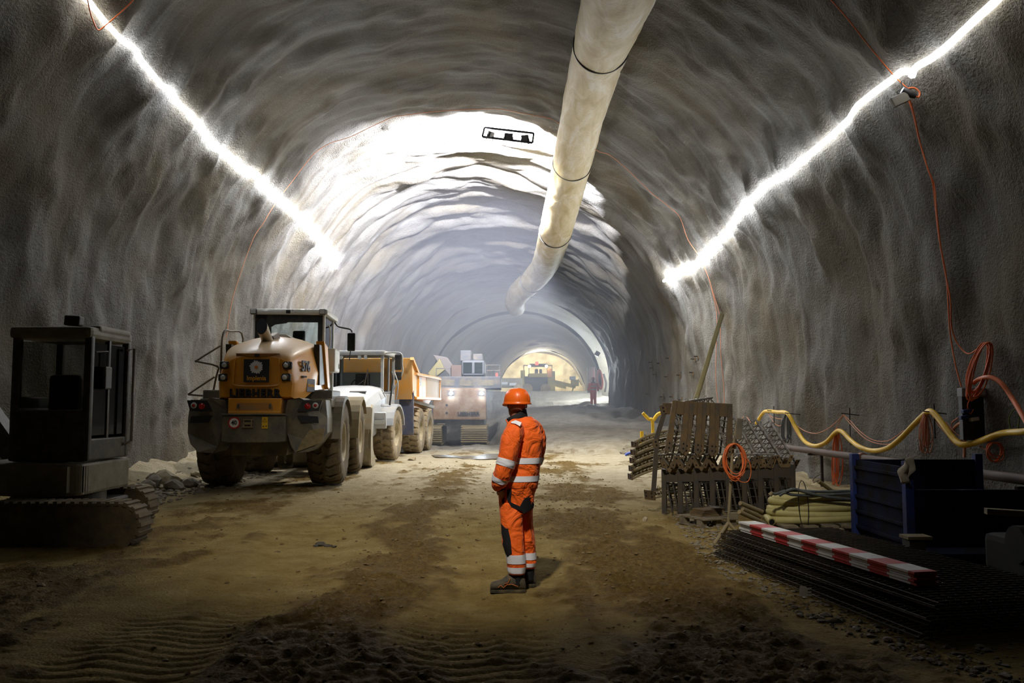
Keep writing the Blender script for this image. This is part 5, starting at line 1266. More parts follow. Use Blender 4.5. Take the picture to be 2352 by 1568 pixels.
for i in range(8):
    o = l0 if i == 0 else copy_tree(l0)
    o.location = P(1545 + i * 37, 1179 - i * 1.5, 13.3 - .02 * i); o.location.z = max(.0, o.location.z); o.rotation_euler = (0, 0, 0); o.scale = (1, 1, 1.02)
    o['label'] = lab_[i]
for r_i in (1, 2, 3):
    for i in range(8):
        o = copy_tree(l0); o.location = P(1545 + i * 37, 1179 - i * 1.5, 13.3) + Vector((.08 * r_i, .42 * r_i, 0)); o.location.z = 0; o.rotation_euler = (0, 0, 0)
        tag(o, 'dark steel girder deep inside the lower tier behind its front row', 'lattice girder', 'girders deep inside the lower tier')
# V plates row between the tiers
v0 = None
for i in range(7):
    if v0 is None:
        v0 = empty('end_bracket', (0, 0, 0), 0, 'x', 'girder bracket', 'rusty V brackets between the girder tiers')
        for s in (1, -1):
            p_ = MB().prism([(s * .17, .07), (s * .10, .07), (s * .01, -.10), (s * .08, -.12)], -.012, 0, 'Y').build('bracket_arm', M_PLT, v0)
            holes(p_, [(s * .12, -.012, .03), (s * .07, -.012, -.07)], .011)
        MB().tube([(-.15, .03, .09), (.15, .03, .09)], .014, 6).tube([(-.13, .03, .10), (.02, .1, -.08)], .014, 6).build('bar', M_REB, v0); o = v0
    else: o = copy_tree(v0)
    o.location = P(1535 + i * 37, 1057, 13.15)
    o['label'] = ['rusty V bracket at the curved pile end of the row between tiers', 'rusty V bracket, second from the curved pile end', 'rusty V bracket, third from the curved pile end', 'rusty V bracket in the middle of the row between the tiers', 'rusty V bracket just before the tripod stand', 'rusty V bracket partly behind the orange coil', 'rusty V bracket at the wall end of the row'][i]
# curved girders piled at the left end
c0 = None
for i in range(5):
    if c0 is None:
        c0 = lattice('curved_girder', 1.55, .22, .07, bend=.17, kind='block', r=.020, npan=11, label='x', group='curved girders piled beside the stack', mbar=M_MUDST); c0['category'] = 'curved girder'; o = c0
    else: o = copy_tree(c0)
    a = P(1449 + i * 2.5, 1098 - i * 18.5, 15.6); a.z = max(a.z, .03)
    o.location = a; o.rotation_euler = (rad(3), 0, rad(-82 + 2 * i))
    o['label'] = ['curved lattice girder lying on the ground, lowest of the pile', 'curved lattice girder, second up in the pile', 'curved lattice girder, middle one of the pile', 'curved lattice girder, second from the top of the pile', 'curved lattice girder on top of the pile'][i]
o = lattice('lattice_girder', 1.1, .2, .1, kind='block', label='loose girder end poking out of the stack foot toward the road', mbar=M_MUDST); place(o, P(1494, 1142, 13.6), (rad(8), 0, rad(-60)))
# ochre pole leaning on the wall
o = MB().tube([P(1592, 938, 15.2), P(1658, 722, 16.2)], [.045, .045], 10).build('leaning_pole', mat('pole_ochre', (.42, .36, .16), .6, 0, .4)); tag(o, 'long ochre pole leaning against the right wall behind the girders', 'pole')

# ------------------------------------------------------------------ pallet with steel plates
pl_o = G(1630, 1208, 0)
M_WD = mat('pallet_wood', (.23, .19, .13), .85, 0, .6, (.10, .08, .05), 9, bump=.3)
Pt = empty('pallet', (pl_o.x, pl_o.y + .12, gh(pl_o.x, pl_o.y)), rad(24), 'grey wooden pallet carrying steel plates at the stack foot', 'pallet')
for x in (-.25, 0, .25):
    for y in (-.2, .2): MB().box((x, y, .06), (.09, .12, .08), None, .005).build('block', M_WD, Pt)
for x in (-.25, 0, .25): MB().box((x, 0, .011), (.10, .6, .02), None, .003).build('bottom_board', M_WD, Pt)
for y in (-.26, -.13, 0, .13, .26): MB().box((0, y, .115), (.60, .10, .022), None, .003).build('deck_board', M_WD, Pt)
c = Vector(Pt.location)
for i in range(4):
    t = MB().box((0, 0, 0), (.34, .26, .022), None, .002).build('steel_plate', M_PLT if i else M_PLY, None, c + Vector((-.02 + .01 * i, .06, .138 + .024 * i)), (0, 0, rad(24 + 2 * i)))
    tag(t, ['rusty plate lying directly on the pallet boards', 'rusty plate, second from the pallet boards', 'rusty plate, third from the pallet boards', 'rusty plate under the loose grey drilled plates'][i], 'steel plate', 'rusty plates stacked on the pallet')
M_GP = mat('grey_plate', (.22, .22, .21), .5, .4, .3)
for i, (dx, dy, dz, rz, rx) in enumerate(((.13, -.02, .25, 50, 4), (.30, -.16, .20, 40, -16))):
    t = MB().box((0, 0, 0), (.19, .15, .012), None, .002).build('drilled_plate', M_GP, None, c + Vector((dx, dy, dz)), (rad(rx), rad(8), rad(rz)))
    tag(t, ['grey drilled steel plate on top of the plates on the pallet', 'grey drilled steel plate sliding off the plates toward the stand'][i], 'steel plate', 'loose drilled plates on the pallet')
    holes(t, [(x, y, .006) for x in (-.06, .06) for y in (-.04, .04)], .011, (0, 0, 1))

# ------------------------------------------------------------------ tripod stand with orange cable coil
sb = G(1668, 1250, 0); SY = sb.y
Sd = empty('tripod_stand', (P(1671, 1206, SY).x, SY, 0), 0, 'muddy steel tripod stand holding the orange cable coil', 'stand'); so_ = Vector(Sd.location); si = lambda v: Vector(v) - so_
hub = si(P(1673, 1200, SY))
MB().tube([hub, si(P(1683, 1030, SY)), si(P(1695, 960, SY))], [.020, .017, .015], 10).build('pole', M_MUDST, Sd)
for tx_, ty_ in ((-.20, -.14), (.22, -.10), (.0, .30)):
    e = Vector((tx_, ty_, 0)); e.z = gh(so_.x + tx_, so_.y + ty_) + .01
    MB().tube([hub, e], [.022, .020], 8).box(e + Vector((0, 0, .0)), (.09, .05, .015)).build('leg', M_MUDST, Sd)
MB().box(si(P(1697, 985, SY)), (.075, .06, .26), (0, rad(6), 0), .008).tube([si(P(1688, 1000, SY)), si(P(1686, 1030, SY))], .02, 6).build('lamp_head', M_DRK, Sd)
MB().box(hub + Vector((.06, 0, .08)), (.12, .05, .09), None, .01).build('clamp', M_WD, Sd)
M_CBO = mat('cable_orange', (.75, .16, .035), .5, 0, .25, (.45, .22, .12), 12)
M_CBP = mat('cable_faded_orange', (.62, .24, .13), .6, 0, .4, (.4, .28, .2), 12)
def coil(name, c, rx, rz, n, r, mat_, label, seed=0, jit=.012, tail=None, Y=None, depth=.05, tilt=0, cat='cable coil', group=None):
    rg_ = random.Random(seed); pts = []
    for i in range(n):
        a0 = rg_.uniform(-.015, .015) * 1; ex_, ez_ = rx + rg_.uniform(-jit, jit), rz + rg_.uniform(-jit, jit); dy = (i - n / 2) * depth / n; ox = rg_.uniform(-jit, jit) * .7
        for k_ in range(20):
            t_ = PI / 2 + 2 * PI * (k_ / 20); pts.append(Vector((c.x + ox + ex_ * math.cos(t_) + tilt * math.sin(t_) * ez_, c.y + dy + .02 * math.sin(t_ * 2 + i), c.z + (rz - ez_) + ez_ * math.sin(t_))))
    if tail: pts += [Vector(q) for q in tail]
    o_ = MB().tube(pts, r, 6).build(name, mat_); return tag(o_, label, cat, group)
cc = P(1686, 1057, SY - .06)
coil('cable_coil', cc, .125, .205, 9, .0065, M_CBO, 'bright orange cable coil hanging on the tripod stand', 3, .022, depth=.07)
o = MB().tube(cr([P(1690, 1095, SY - .1), P(1702, 1106, SY - .1), P(1718, 1105, SY - .1), P(1725, 1085, SY - .1), P(1722, 1063, SY - .1), P(1712, 1050, SY - .1)], 6), .0055, 6).build('cable_loop', M_CBO); tag(o, 'loose orange cable loop hanging beside the coil on the stand', 'cable')

# ------------------------------------------------------------------ thick hose coil and black hoses
M_HS = mat('hose_olive', (.46, .42, .17), .6, 0, .5, (.33, .27, .12), 5, bump=.15, bscale=30)
HYc = 11.0; hc = P(1880, 1160, HYc); hw = (1975 - 1742) / 2 / (F_PX / HYc)
bz = gh(hc.x, hc.y); pts = []; n_ = 4.6; HR = .050
for k in range(int(n_ * 28)):
    t_ = 2 * PI * k / 28; lv = t_ / (2 * PI); g_ = lv / n_
    a_ = t_ + PI; rx_ = hw * (1.05 - .10 * g_) + .015 * math.sin(a_ * 2 + lv); ry_ = .34 - .05 * g_
    pts.append(Vector((hc.x + .06 + rx_ * math.cos(a_), hc.y + ry_ * math.sin(a_) , 0.26 + lv * .066 + .018 * math.sin(a_ * 1.5))))
pts = [Vector((pts[0].x - .04, pts[0].y - .22, .24)), Vector((pts[0].x - .06, pts[0].y - .08, .27))] + pts
o = MB().tube(pts, HR, 12).build('hose_coil', M_HS); tag(o, 'thick olive yellow hose coiled in a pile beside the blue crate', 'hose')
MB().cyl(pts[0] + (pts[0] - pts[1]).normalized() * .002, pts[0] + (pts[0] - pts[1]).normalized() * .004, HR * .72, n=14).build('hose_mouth', M_INK, o)
m = MB().tube([(pts[0].x + .36 + .06 * math.cos(a), hc.y - .36 + .02 + .04 * math.sin(a), .46 + .30 * math.sin(a)) for a in np.linspace(0, 2 * PI, 16)[:-1]], .005, 4, closed=True).build('tie_wire', M_INK, o)
tb = empty('timber_bed', (hc.x, hc.y, 0), 0, 'dark timber bed under the olive hose coil', 'timber bed')
for y in (-.32, 0, .32): MB().box((0, y, .10), (1.3, .12, .16), None, .008).build('beam', M_WD, tb)
for x in (-.5, -.25, 0, .25, .5): MB().box((x, 0, .205), (.18, .9, .03), None, .004).build('board', M_WD, tb)
M_BH = mat('hose_black', (.06, .07, .075), .55, 0, .4, (.2, .2, .16), 6)
for i, ps in enumerate((((1771, 1131), (1782, 1134), (1800, 1128), (1830, 1126), (1880, 1129), (1955, 1127)), ((1790, 1138), (1803, 1131), (1822, 1136), (1870, 1137), (1955, 1133)), ((1805, 1128), (1825, 1123), (1850, 1130), (1900, 1141), (1955, 1146)))):
    o = MB().tube(cr([P(x, y, HYc - .38 - .02 * i) for x, y in ps], 6), .018, 8).build('black_hose', M_BH); tag(o, ['black hose with brown end lying on the olive coil', 'black hose bent over beside the brown hose end', 'thin black hose sagging on the olive coil toward the crate'][i], 'hose')
o = MB().tube([P(1768, 1137, HYc - .38), P(1774, 1130, HYc - .38)], [.026, .020], 10).build('hose_fitting', M_MUDST); tag(o, 'brown cone fitting on the black hose end', 'hose fitting')
for i, (x0, y0, x1, y1, Y0) in enumerate(((1700, 1155, 1750, 1175, 10.6), (1698, 1175, 1742, 1195, 10.3), (1705, 1168, 1745, 1186, 10.8), (1880, 1104, 1912, 1128, 11.6))):
    o = MB().tube([P(x0, y0, Y0), P(x1, y1, Y0 + .2)], .028, 9).build('steel_tube', M_MUDST); tag(o, ['dark steel tube leaning beside the hose coil, upper one', 'dark steel tube lying low near the striped boards', 'thin steel tube between two others by the stand', 'steel tube end sticking up behind the hose coil'][i], 'steel tube')
o = MB().tube(cr([P(1867, 1105, 11.6), P(1872, 1095, 11.6), P(1886, 1088, 11.6)], 4), .008, 5).tube([P(1886, 1100, 11.6), P(1868, 1108, 11.6)], .006, 5).build('bent_wire', M_STL); tag(o, 'bent wire sticking up behind the hose coil', 'wire')

# ------------------------------------------------------------------ striped barrier boards on a dark stack of mesh
M_BRD = NT('barrier_board'); _t = M_BRD.n('ShaderNodeTexCoord'); _s = M_BRD.n('ShaderNodeSeparateXYZ', {0: (_t, 'Object')})
_m = M_BRD.n('ShaderNodeMath', {0: (_s, 1), 1: .52}, operation='DIVIDE'); _f = M_BRD.n('ShaderNodeMath', {0: _m}, operation='FRACT'); _g = M_BRD.n('ShaderNodeMath', {0: _f, 1: .5}, operation='LESS_THAN')
_d = M_BRD.n('ShaderNodeTexNoise', {'Vector': (_t, 'Object'), 'Scale': 6., 'Detail': 5.})
_c = M_BRD.mix(_g, (.50, .03, .03), (.72, .72, .70)); _c2 = M_BRD.mix(M_BRD.ramp(_d, [(.5, 0.), (.8, .5)]), _c, (.30, .25, .2)); M_BRD = M_BRD.finish(_c2, .5)
ZB = .42
aL, aR = G(1697, 1196, ZB), G(2100, 1312, ZB); dirb = (aR - aL); Lb = dirb.length; rz = -math.atan2(dirb.x, dirb.y)
for i in range(5):
    jx = (-.010, .0, .012, .004, .014)[i]
    o = MB().box((-.10, Lb / 2, 0), (.20, Lb, .020), None, .003).build('barrier_board', M_BRD, None, (aL.x + jx, aL.y, ZB - .011 - .0225 * i + .0), (0, 0, rz))
    o.location = Vector((aL.x, aL.y, ZB - .011 - .0225 * i)) + Vector((jx, (-.02, .01, -.01, .02, 0)[i], 0))
    tag(o, ['red and white barrier board on top of the striped pile', 'red and white barrier board, second from the top', 'red and white barrier board, middle of the striped pile', 'red and white barrier board, second from the bottom', 'red and white barrier board at the bottom of the striped pile'][i], 'barrier board', 'striped barrier boards')
M_MSH = mat('mesh_wire', (.028, .024, .02), .7, .3, .5, (.09, .055, .02), 8)
ZM = ZB - .12; ms0 = None
for i in range(8):
    if ms0 is None:
        m = MB(); W_, L2 = 1.3, 3.5
        for q in range(14): m.tube([(.12 - q * W_ / 13, 0, 0), (.12 - q * W_ / 13, L2, 0)], .006, 4)
        for q in range(47): m.tube([(.12, q * L2 / 46, .010), (.12 - W_, q * L2 / 46, .010)], .0055, 4)
        ms0 = m.build('reinforcement_mesh', M_MSH); o = ms0
    else: o = ms0.copy(); COL.objects.link(o)
    o.rotation_euler = (0, 0, rz + rad((i % 3 - 1) * .8)); o.location = (aL.x - .02 * i - (.03 if i % 2 else 0), aL.y + .12 + .04 * (i % 3), ZB - .13 - i * .036)
    tag(o, ['dark welded wire mesh sheet directly under the striped boards', 'dark wire mesh sheet, second under the striped boards', 'dark wire mesh sheet, third under the striped boards', 'dark wire mesh sheet, fourth under the striped boards', 'dark wire mesh sheet, fifth under the striped boards', 'dark wire mesh sheet, sixth under the striped boards', 'dark wire mesh sheet, last but one above the mud', 'dark wire mesh sheet lowest in the pile on the mud'][i], 'wire mesh', 'welded mesh sheets under the striped boards')
tg = G(1863, 1345, .15) + Vector((-.10, -.12, -.02))
o = MB().prism([(-.045, -.03), (-.03, .045), (.02, .04), (.03, .025), (.065, .03), (.065, .018), (.03, .012), (.028, 0), (.06, .0), (.06, -.012), (.028, -.014), (.025, -.022), (.058, -.026), (.058, -.036), (.0, -.04)], 0, .004, 'Y', M=Matrix.Translation(tg) @ Matrix.Rotation(rad(-20), 4, 'X')).build('glove', mat('glove_grey', (.42, .40, .36), .8)); tag(o, 'pale glove like tag stuck in the edge of the mesh pile', 'glove')

# ------------------------------------------------------------------ blue crate
M_BLU = mat('crate_blue', (.008, .035, .24), .7, 0, .6, (.03, .03, .03), 3)
M_BLD = mat('crate_panel', (.008, .016, .07), .85, 0, .9, (.012, .011, .008), 3, **{'Specular IOR Level': .08})
Cx0, Cy0, Cy1 = 4.18, 9.1, 10.5
Cr = empty('blue_crate', (Cx0 + .7, (Cy0 + Cy1) / 2, 0), 0, 'scratched blue steel crate with a paper bag hung on its corner', 'crate'); ci = lambda x, y, z: Vector((x, y, z)) - Vector(Cr.location)
for x, y in ((Cx0, Cy0), (Cx0, Cy1), (Cx0 + 1.5, Cy0), (Cx0 + 1.5, Cy1)): MB().box(ci(x, y, .56), (.09, .09, 1.08), None, .006).build('corner_post', M_BLU, Cr)
MB().box(ci(Cx0 + .015, (Cy0 + Cy1) / 2, .62), (.03, Cy1 - Cy0, .82)).build('side_panel', M_BLD, Cr)
MB().box(ci(Cx0 + .75, Cy1, .62), (1.5, .03, .82)).build('end_panel', M_BLD, Cr)
MB().box(ci(Cx0 + .75, Cy0, .5), (1.5, .03, .6)).build('end_panel', M_BLD, Cr)
for z in (.24, .42, .60, .78, .94): MB().box(ci(Cx0 - .012, (Cy0 + Cy1) / 2, z), (.03, Cy1 - Cy0 - .1, .035), None, .006).build('rib', M_BLD, Cr)
MB().box(ci(Cx0 + .75, (Cy0 + Cy1) / 2, .1), (1.5, 1.4, .06)).build('base', M_BLD, Cr)
for i, (bx, by, bh) in enumerate(((Cx0 + .02, Cy0 - .05, 0), )):
    m = MB(); pr = [(-.08, .17), (-.01, .0), (.05, .04), (.09, -.12), (.05, -.26), (.0, -.18), (-.05, -.05), (-.10, .02)]
    bm = bmesh.new(); bmesh.ops.create_grid(bm, x_segments=7, y_segments=9, size=.5)
    for v in bm.verts:
        x, y = v.co.x, v.co.y
        v.co = Vector((x * .12 + .05 * (y < 0) * abs(y) + .02 * math.sin(y * 9), .03 * math.sin(x * 8 + y * 5), y * .26 - .02 * abs(x) + .02 * math.sin(x * 7)))
    m.bm(bm, Matrix.Translation(P(2082, 1078, Cy0 - .08)) @ Matrix.Rotation(rad(20), 4, 'Y'), True)
    o = m.build('paper_bag', mat('paper_dirty', (.62, .58, .48), .9, 0, .35)); md = o.modifiers.new('s', 'SOLIDIFY'); md.thickness = .004; tag(o, 'crumpled paper bag hanging over the blue crate corner', 'paper bag')
# dim machine parts at the lower right
Bm = empty('steel_beam', P(2100, 1270, 8.6), 0, 'short dark steel beam standing beside the crate', 'steel beam'); b0 = Vector(Bm.location)
MB().box(Vector((0, 0, -.02)), (.16, .16, .30)).build('web', M_DKB, Bm); MB().box(Vector((.02, 0, .16)), (.24, .2, .03)).build('flange', M_MUDST, Bm); MB().box(Vector((.02, 0, -.18)), (.24, .2, .03)).build('flange', M_MUDST, Bm)
dm = empty('dark_pump', (4.75, 7.6, 0), 0, 'dark pump unit barely visible behind the striped boards', 'pump')
MB().box((0, 0, .35), (.8, .8, .35), None, .06).build('housing', mat('pump_black', (.012, .012, .011), .9, 0, .4, (.03, .025, .015)), dm); MB().cyl((-.45, -.2, .5), (.45, -.2, .5), .16, n=18).build('cylinder', mat('pump_black', (0, 0, 0)), dm)
MB().beam((-.5, .15, .74), (.5, -.1, .70), .10, .05).build('top_bar', M_MUDST, dm)
for x in (-.3, .3): MB().box((x, 0, .1), (.1, .7, .2)).build('foot', M_DKB, dm)

# ------------------------------------------------------------------ things on the right wall
def onw(pts, off=.2, y0=8, **k): return [shell_at(x, y, off, y0) for x, y in pts]
M_YH = mat('hose_yellow', (.80, .50, .02), .4, 0, .2, (.4, .3, .1), 4); M_PIP = mat('pipe_brown', (.085, .042, .03), .7, .0, .6, (.08, .065, .05), 4); M_IRON = mat('hook_iron', (.03, .022, .018), .7, .4)
yh = [(1737, 972), (1753, 948), (1764, 944), (1785, 946), (1808, 949), (1827, 980), (1847, 1012), (1872, 1024), (1898, 1015), (1920, 992), (1934, 991), (1955, 1012), (1977, 1027), (2006, 1035), (2038, 1029), (2067, 1008), (2098, 976), (2127, 948), (2140, 945), (2156, 961), (2172, 983), (2191, 1008), (2210, 1021), (2242, 1016), (2274, 1004), (2306, 994), (2350, 991), (2400, 985)]
o = MB().tube(cr(onw(yh, .30), 6), .042, 12).build('yellow_hose', M_YH); tag(o, 'thick yellow hose looping along the right wall over iron hooks', 'hose')
pp = [P(1785, 1024, 18.6), P(2352, 1077, 10.0)]; pp = [Vector((5.95, 19.2, .78)), Vector((5.95, 15, .80)), Vector((5.95, 11, .82)), Vector((5.95, 7.5, .84))]
pi_ = MB().tube(pp, .062, 14).build('wall_pipe', M_PIP); tag(pi_, 'brown steel pipe running low along the right wall', 'pipe')
for y in (14.6, 11.2, 9.3): MB().lathe([(.062, -.05), (.085, -.045), (.085, .045), (.062, .05)], (5.95, y, .805), 'Y', n=16).build('pipe_coupling', mat('coupling_red', (.22, .04, .03), .5, .2, .5), pi_)
for i, y in enumerate((17, 13, 10)):
    b = MB().box((6.12, y, .40), (.05, .06, .8)).box((6.0, y, .73), (.3, .06, .04)).build('pipe_bracket', M_IRON, pi_)
# orange cables swagging between hooks
sw = [([(1700, 965), (1708, 957), (1716, 958), (1725, 972)], 'faded orange cable loop just above the leaning girders'),
      ([(1764, 948), (1775, 958), (1797, 962), (1803, 958), (1808, 950)], 'faded orange cable between hook and grey hank'),
      ([(1766, 950), (1778, 970), (1790, 978), (1800, 972)], 'thin orange cable dangling under the first hook'),
      ([(1831, 978), (1850, 990), (1874, 995), (1900, 985), (1922, 968), (1936, 953)], 'upper thin orange cable swag between grey hank and middle hook'),
      ([(1815, 965), (1833, 1000), (1857, 1020), (1888, 1016), (1915, 992), (1930, 965), (1938, 953)], 'lower orange cable swag before the middle hook'),
      ([(1937, 952), (1952, 965), (1975, 990), (2005, 1010), (2040, 1012), (2075, 990), (2105, 975), (2125, 950)], 'upper orange cable swag between middle hook and far hook'),
      ([(1936, 952), (1955, 975), (1985, 1005), (2015, 1018), (2045, 1019), (2075, 1003), (2105, 975), (2124, 952)], 'lower orange cable swag between middle hook and far hook'),
      ([(2142, 955), (2155, 975), (2170, 992), (2187, 1012), (2200, 1016)], 'thin orange cable running down from the far hook'),
      ([(2172, 968), (2190, 990), (2205, 1002), (2218, 1006)], 'orange cable lying along the yellow hose slope')]
for pts, lb in sw:
    o = MB().tube(cr(onw(pts, .26), 6), .0085, 6).build('orange_cable', M_CBP); tag(o, lb, 'cable')
# hanks hanging from the hooks
def hank(name, x, y0, y1, wd, mat_, label, seed, n=7, yw=None, r=.008, off=.30):
    rg_ = random.Random(seed); b = shell_at(x, (y0 + y1) / 2, off, 8); Y = b.y; pts = []
    for i in range(n):
        dx = rg_.uniform(-wd / 2, wd / 2); dx2 = rg_.uniform(-wd / 2, wd / 2); yb = y1 - rg_.uniform(0, (y1 - y0) * .2); dd = rg_.uniform(-.03, .03)
        top = (x + rg_.uniform(-3, 3), y0)
        pts += [P(top[0], top[1], Y + dd), P(x + dx * .8, y0 + (yb - y0) * .3, Y + dd), P(x + dx, y0 + (yb - y0) * .75, Y + dd), P(x + (dx + dx2) / 2, yb, Y + dd - .02), P(x + dx2, y0 + (yb - y0) * .75, Y + dd - .04), P(x + dx2 * .8, y0 + (yb - y0) * .3, Y + dd - .04)]
    pts.append(P(x, y0, Y)); o_ = MB().tube(cr(pts, 5), r, 6).build(name, mat_); return tag(o_, label, 'cable hank')
M_CGY = mat('cable_grey', (.16, .17, .18), .6)
hank('grey_cable_hank', 1806, 948, 1022, 24, M_CGY, 'dark grey cable hank hanging beside the first hook', 5, 10, r=.009)
hank('orange_cable_hank', 1923, 984, 1120, 26, M_CBO, 'orange cable hank hanging from the dip of the yellow hose', 8, 8)
hank('orange_cable_hank', 2127, 947, 1042, 36, M_CBP, 'faded orange cable hank with plug hanging from the far hook', 12, 8)
o = MB().cyl(P(2112, 1022, 12.0), P(2112, 1036, 12.0), .03, .025, 12).build('cable_plug', mat('plug_grey', (.35, .33, .32), .6)); tag(o, 'grey plug dangling in the cable hank at the far hook', 'plug')
p = shell_at(2112, 1028, .34, 8); o.location = p - P(2112, 1028, 12.0)
for i, (x, y, h) in enumerate(((1766, 944, 42), (1937, 951, 75), (2127, 947, 50), (1807, 950, 10))):
    p = shell_at(x, y, .0, 8); q = shell_at(x, y, .36, 8); t = empty('iron_hook', q, 0, ['iron hook carrying the first hump of the yellow hose', 'iron hook and bar carrying the middle orange cables', 'iron hook carrying the far hump of the yellow hose', 'short iron hook behind the grey cable hank'][i], 'hook')
    MB().tube([Vector((.30, .0, -.02)), Vector((-.04, 0, .02))], .010, 6).build('pin', M_IRON, t)
    if i < 3: MB().tube([Vector((.12, 0, .12)), Vector((.12, 0, -h / 130))], .010, 6).build('bar', M_IRON, t)
# vertical cables on the right wall with connector box
vc = [[(2085, 225), (2097, 260), (2111, 320), (2130, 385), (2142, 420), (2148, 470), (2156, 540), (2170, 620), (2183, 690), (2185, 745), (2197, 785), (2220, 811), (2240, 805), (2256, 788)],
      [(2088, 225), (2100, 265), (2114, 330), (2132, 390), (2146, 425), (2151, 480), (2160, 560), (2174, 640), (2180, 740), (2186, 790), (2195, 840), (2208, 888)]]
for i, pts in enumerate(vc):
    o = MB().tube(cr(onw(pts, .10), 5), .010, 6).build('orange_cable', M_CBO); tag(o, ['orange cable falling down the right wall to the hanging coil', 'orange cable falling down the right wall behind the socket box'][i], 'cable')
o = MB().tube(cr(onw([(1880, -30), (1936, 30), (1990, 98), (2020, 135), (2050, 170), (2070, 190), (2085, 203)], .12, 5), 5), .010, 6).build('orange_cable', M_CBO); tag(o, 'thin orange cable crossing the ceiling to the plug connector', 'cable')
pb_ = shell_at(2085, 212, .24, 6); cn = empty('plug_connector', pb_, 0, 'black plug connector with small box beside the right light strip', 'plug connector')
q = lambda x, y: P(x, y, pb_.y) - pb_
MB().tube([q(2072, 207), q(2090, 216), q(2103, 221)], [.05, .055, .035], 12).build('connector', M_BLKP, cn)
MB().box(q(2066, 229), (.24, .08, .14), (0, rad(-25), 0), .01).build('box', M_DRK, cn)
MB().tube(cr([q(2085, 203), q(2100, 202), q(2112, 212), q(2110, 223), q(2102, 220)], 5), .012, 6).build('cable_loop', M_CBO, cn)
MB().tube(cr([q(2070, 186), q(2071, 200), q(2060, 212), q(2075, 214), q(2092, 195), q(2089, 186), q(2086, 200)], 5), .008, 6).build('black_lead', M_BLKP, cn)
# coil, socket box and brackets near the right edge
ce = shell_at(2249, 850, .30, 7)
coil('cable_coil', P(2249, 848, ce.y), .115, .36, 8, .010, M_CBO, 'orange cable coil hanging on the right wall above the socket box', 21, .03, depth=.10, tilt=.32)
sbx = shell_at(2232, 897, .22, 7); s_ = empty('socket_box', sbx, 0, 'grey socket box with cables under the hanging orange coil', 'socket box')
q = lambda x, y: P(x, y, sbx.y) - sbx
MB().box(q(2232, 901), (.34, .14, .12), None, .01).build('body', mat('box_grey', (.20, .20, .21), .5), s_)
for x in (2222, 2248): MB().box(q(x, 901) + Vector((0, -.075, 0)), (.10, .012, .06)).build('socket_cover', mat('socket_pale', (.3, .33, .34), .5), s_)
MB().box(q(2232, 960), (.30, .1, .60), None, .01).build('backplate', M_BLKP, s_)
for x, y, c_ in ((2210, 944, 'b'), (2205, 958, 'b'), (2228, 962, 'g')): MB().box(q(x, y) + Vector((0, -.1, 0)), (.11, .08, .05), (0, rad(-8), 0), .01).build('socket', mat('socket_blue', (.01, .03, .16), .5) if c_ == 'b' else M_LENS, s_)
MB().tube(cr([q(2225, 905) + Vector((0, -.1, 0)), q(2212, 930) + Vector((0, -.12, 0)), q(2218, 950) + Vector((0, -.12, 0)), q(2225, 940) + Vector((0, -.12, 0))], 5), .008, 6).build('lead', M_CBO, s_)
for pts, r, lb in (([(2235, 880), (2250, 870), (2275, 866), (2300, 880), (2325, 915), (2352, 960), (2380, 1010)], .030, 'thick orange cable curving away to the right beyond the coil'),
                   ([(2215, 1050), (2216, 1020), (2217, 975)], .022, 'short orange pipe rising behind the yellow hose'),
                   ([(2216, 967), (2196, 978), (2184, 1000), (2192, 1016), (2212, 1008)], .020, 'brown cable loop slung round the yellow hose'),
                   ([(2200, 960), (2187, 970), (2185, 985)], .010, 'thin brown lead from the socket box'),
                   ([(2250, 1024), (2265, 1032), (2275, 1020)], .010, 'small orange lead below the yellow hose')):
    o = MB().tube(cr(onw(pts, .24, 7), 6), r, 8).build('orange_cable', M_CBP if r < .025 else M_CBO); tag(o, lb, 'cable')
cf = shell_at(2285, 1030, .28, 7); coil('cable_coil', P(2285, 1035, cf.y), .09, .11, 5, .008, M_CBO, 'dim orange cable coil below the yellow hose at the right edge', 25, .025, depth=.06)
o = MB().tube(cr(onw([(2322, 990), (2318, 960), (2332, 937), (2342, 945), (2338, 985)], .2, 7), 6), .008, 6).build('green_wire', mat('wire_green', (.18, .26, .04), .6)); tag(o, 'thin green wire loop above the yellow hose', 'wire')
# orange cable hung across the arch, and one at the upper left
ac = [(520, 775), (531, 700), (548, 640), (574, 545), (590, 500), (612, 485), (637, 457), (668, 420), (700, 362), (722, 340), (760, 328), (800, 316), (855, 290), (898, 262), (918, 262), (980, 258), (1030, 250), (1090, 251), (1150, 246), (1200, 260), (1262, 272), (1285, 284), (1320, 305), (1370, 345), (1400, 356), (1440, 378), (1480, 410), (1510, 436), (1548, 470), (1562, 500), (1580, 550), (1608, 592), (1636, 638), (1648, 655), (1652, 720), (1655, 760), (1656, 820), (1662, 880), (1664, 935)]
def arch_pts(a_, Yc=25.0): return [P(x, y, Yc) for x, y in a_]
def on_prof(a_, Yc, off):
    i = int(np.searchsorted(ys, Yc)); out = []
    for x, y in a_:
        p = P(x, y, Yc); d = (X[i] - p.x) ** 2 + (Z[i] - p.z) ** 2; k_ = int(np.argmin(d)); s__ = (p.x - X[i, k_]) * nx[i, k_] + (p.z - Z[i, k_]) * nz[i, k_]
        if s__ < off: p = p + Vector((nx[i, k_], 0, nz[i, k_])) * (off - s__)
        out.append(p)
    return out
o = MB().tube(cr(on_prof(ac, 25.0, .06), 4), .0105, 6).build('orange_cable', M_CBP); tag(o, 'orange cable strung right around the tunnel arch', 'cable')
o = MB().tube(cr(on_prof([(1608, 592), (1630, 634), (1645, 655), (1646, 720), (1645, 800), (1644, 870), (1650, 935)], 25.0, .08), 4), .011, 6).build('orange_cable', M_CBP); tag(o, 'second thinner cable dropping down the right wall behind the pole', 'cable')
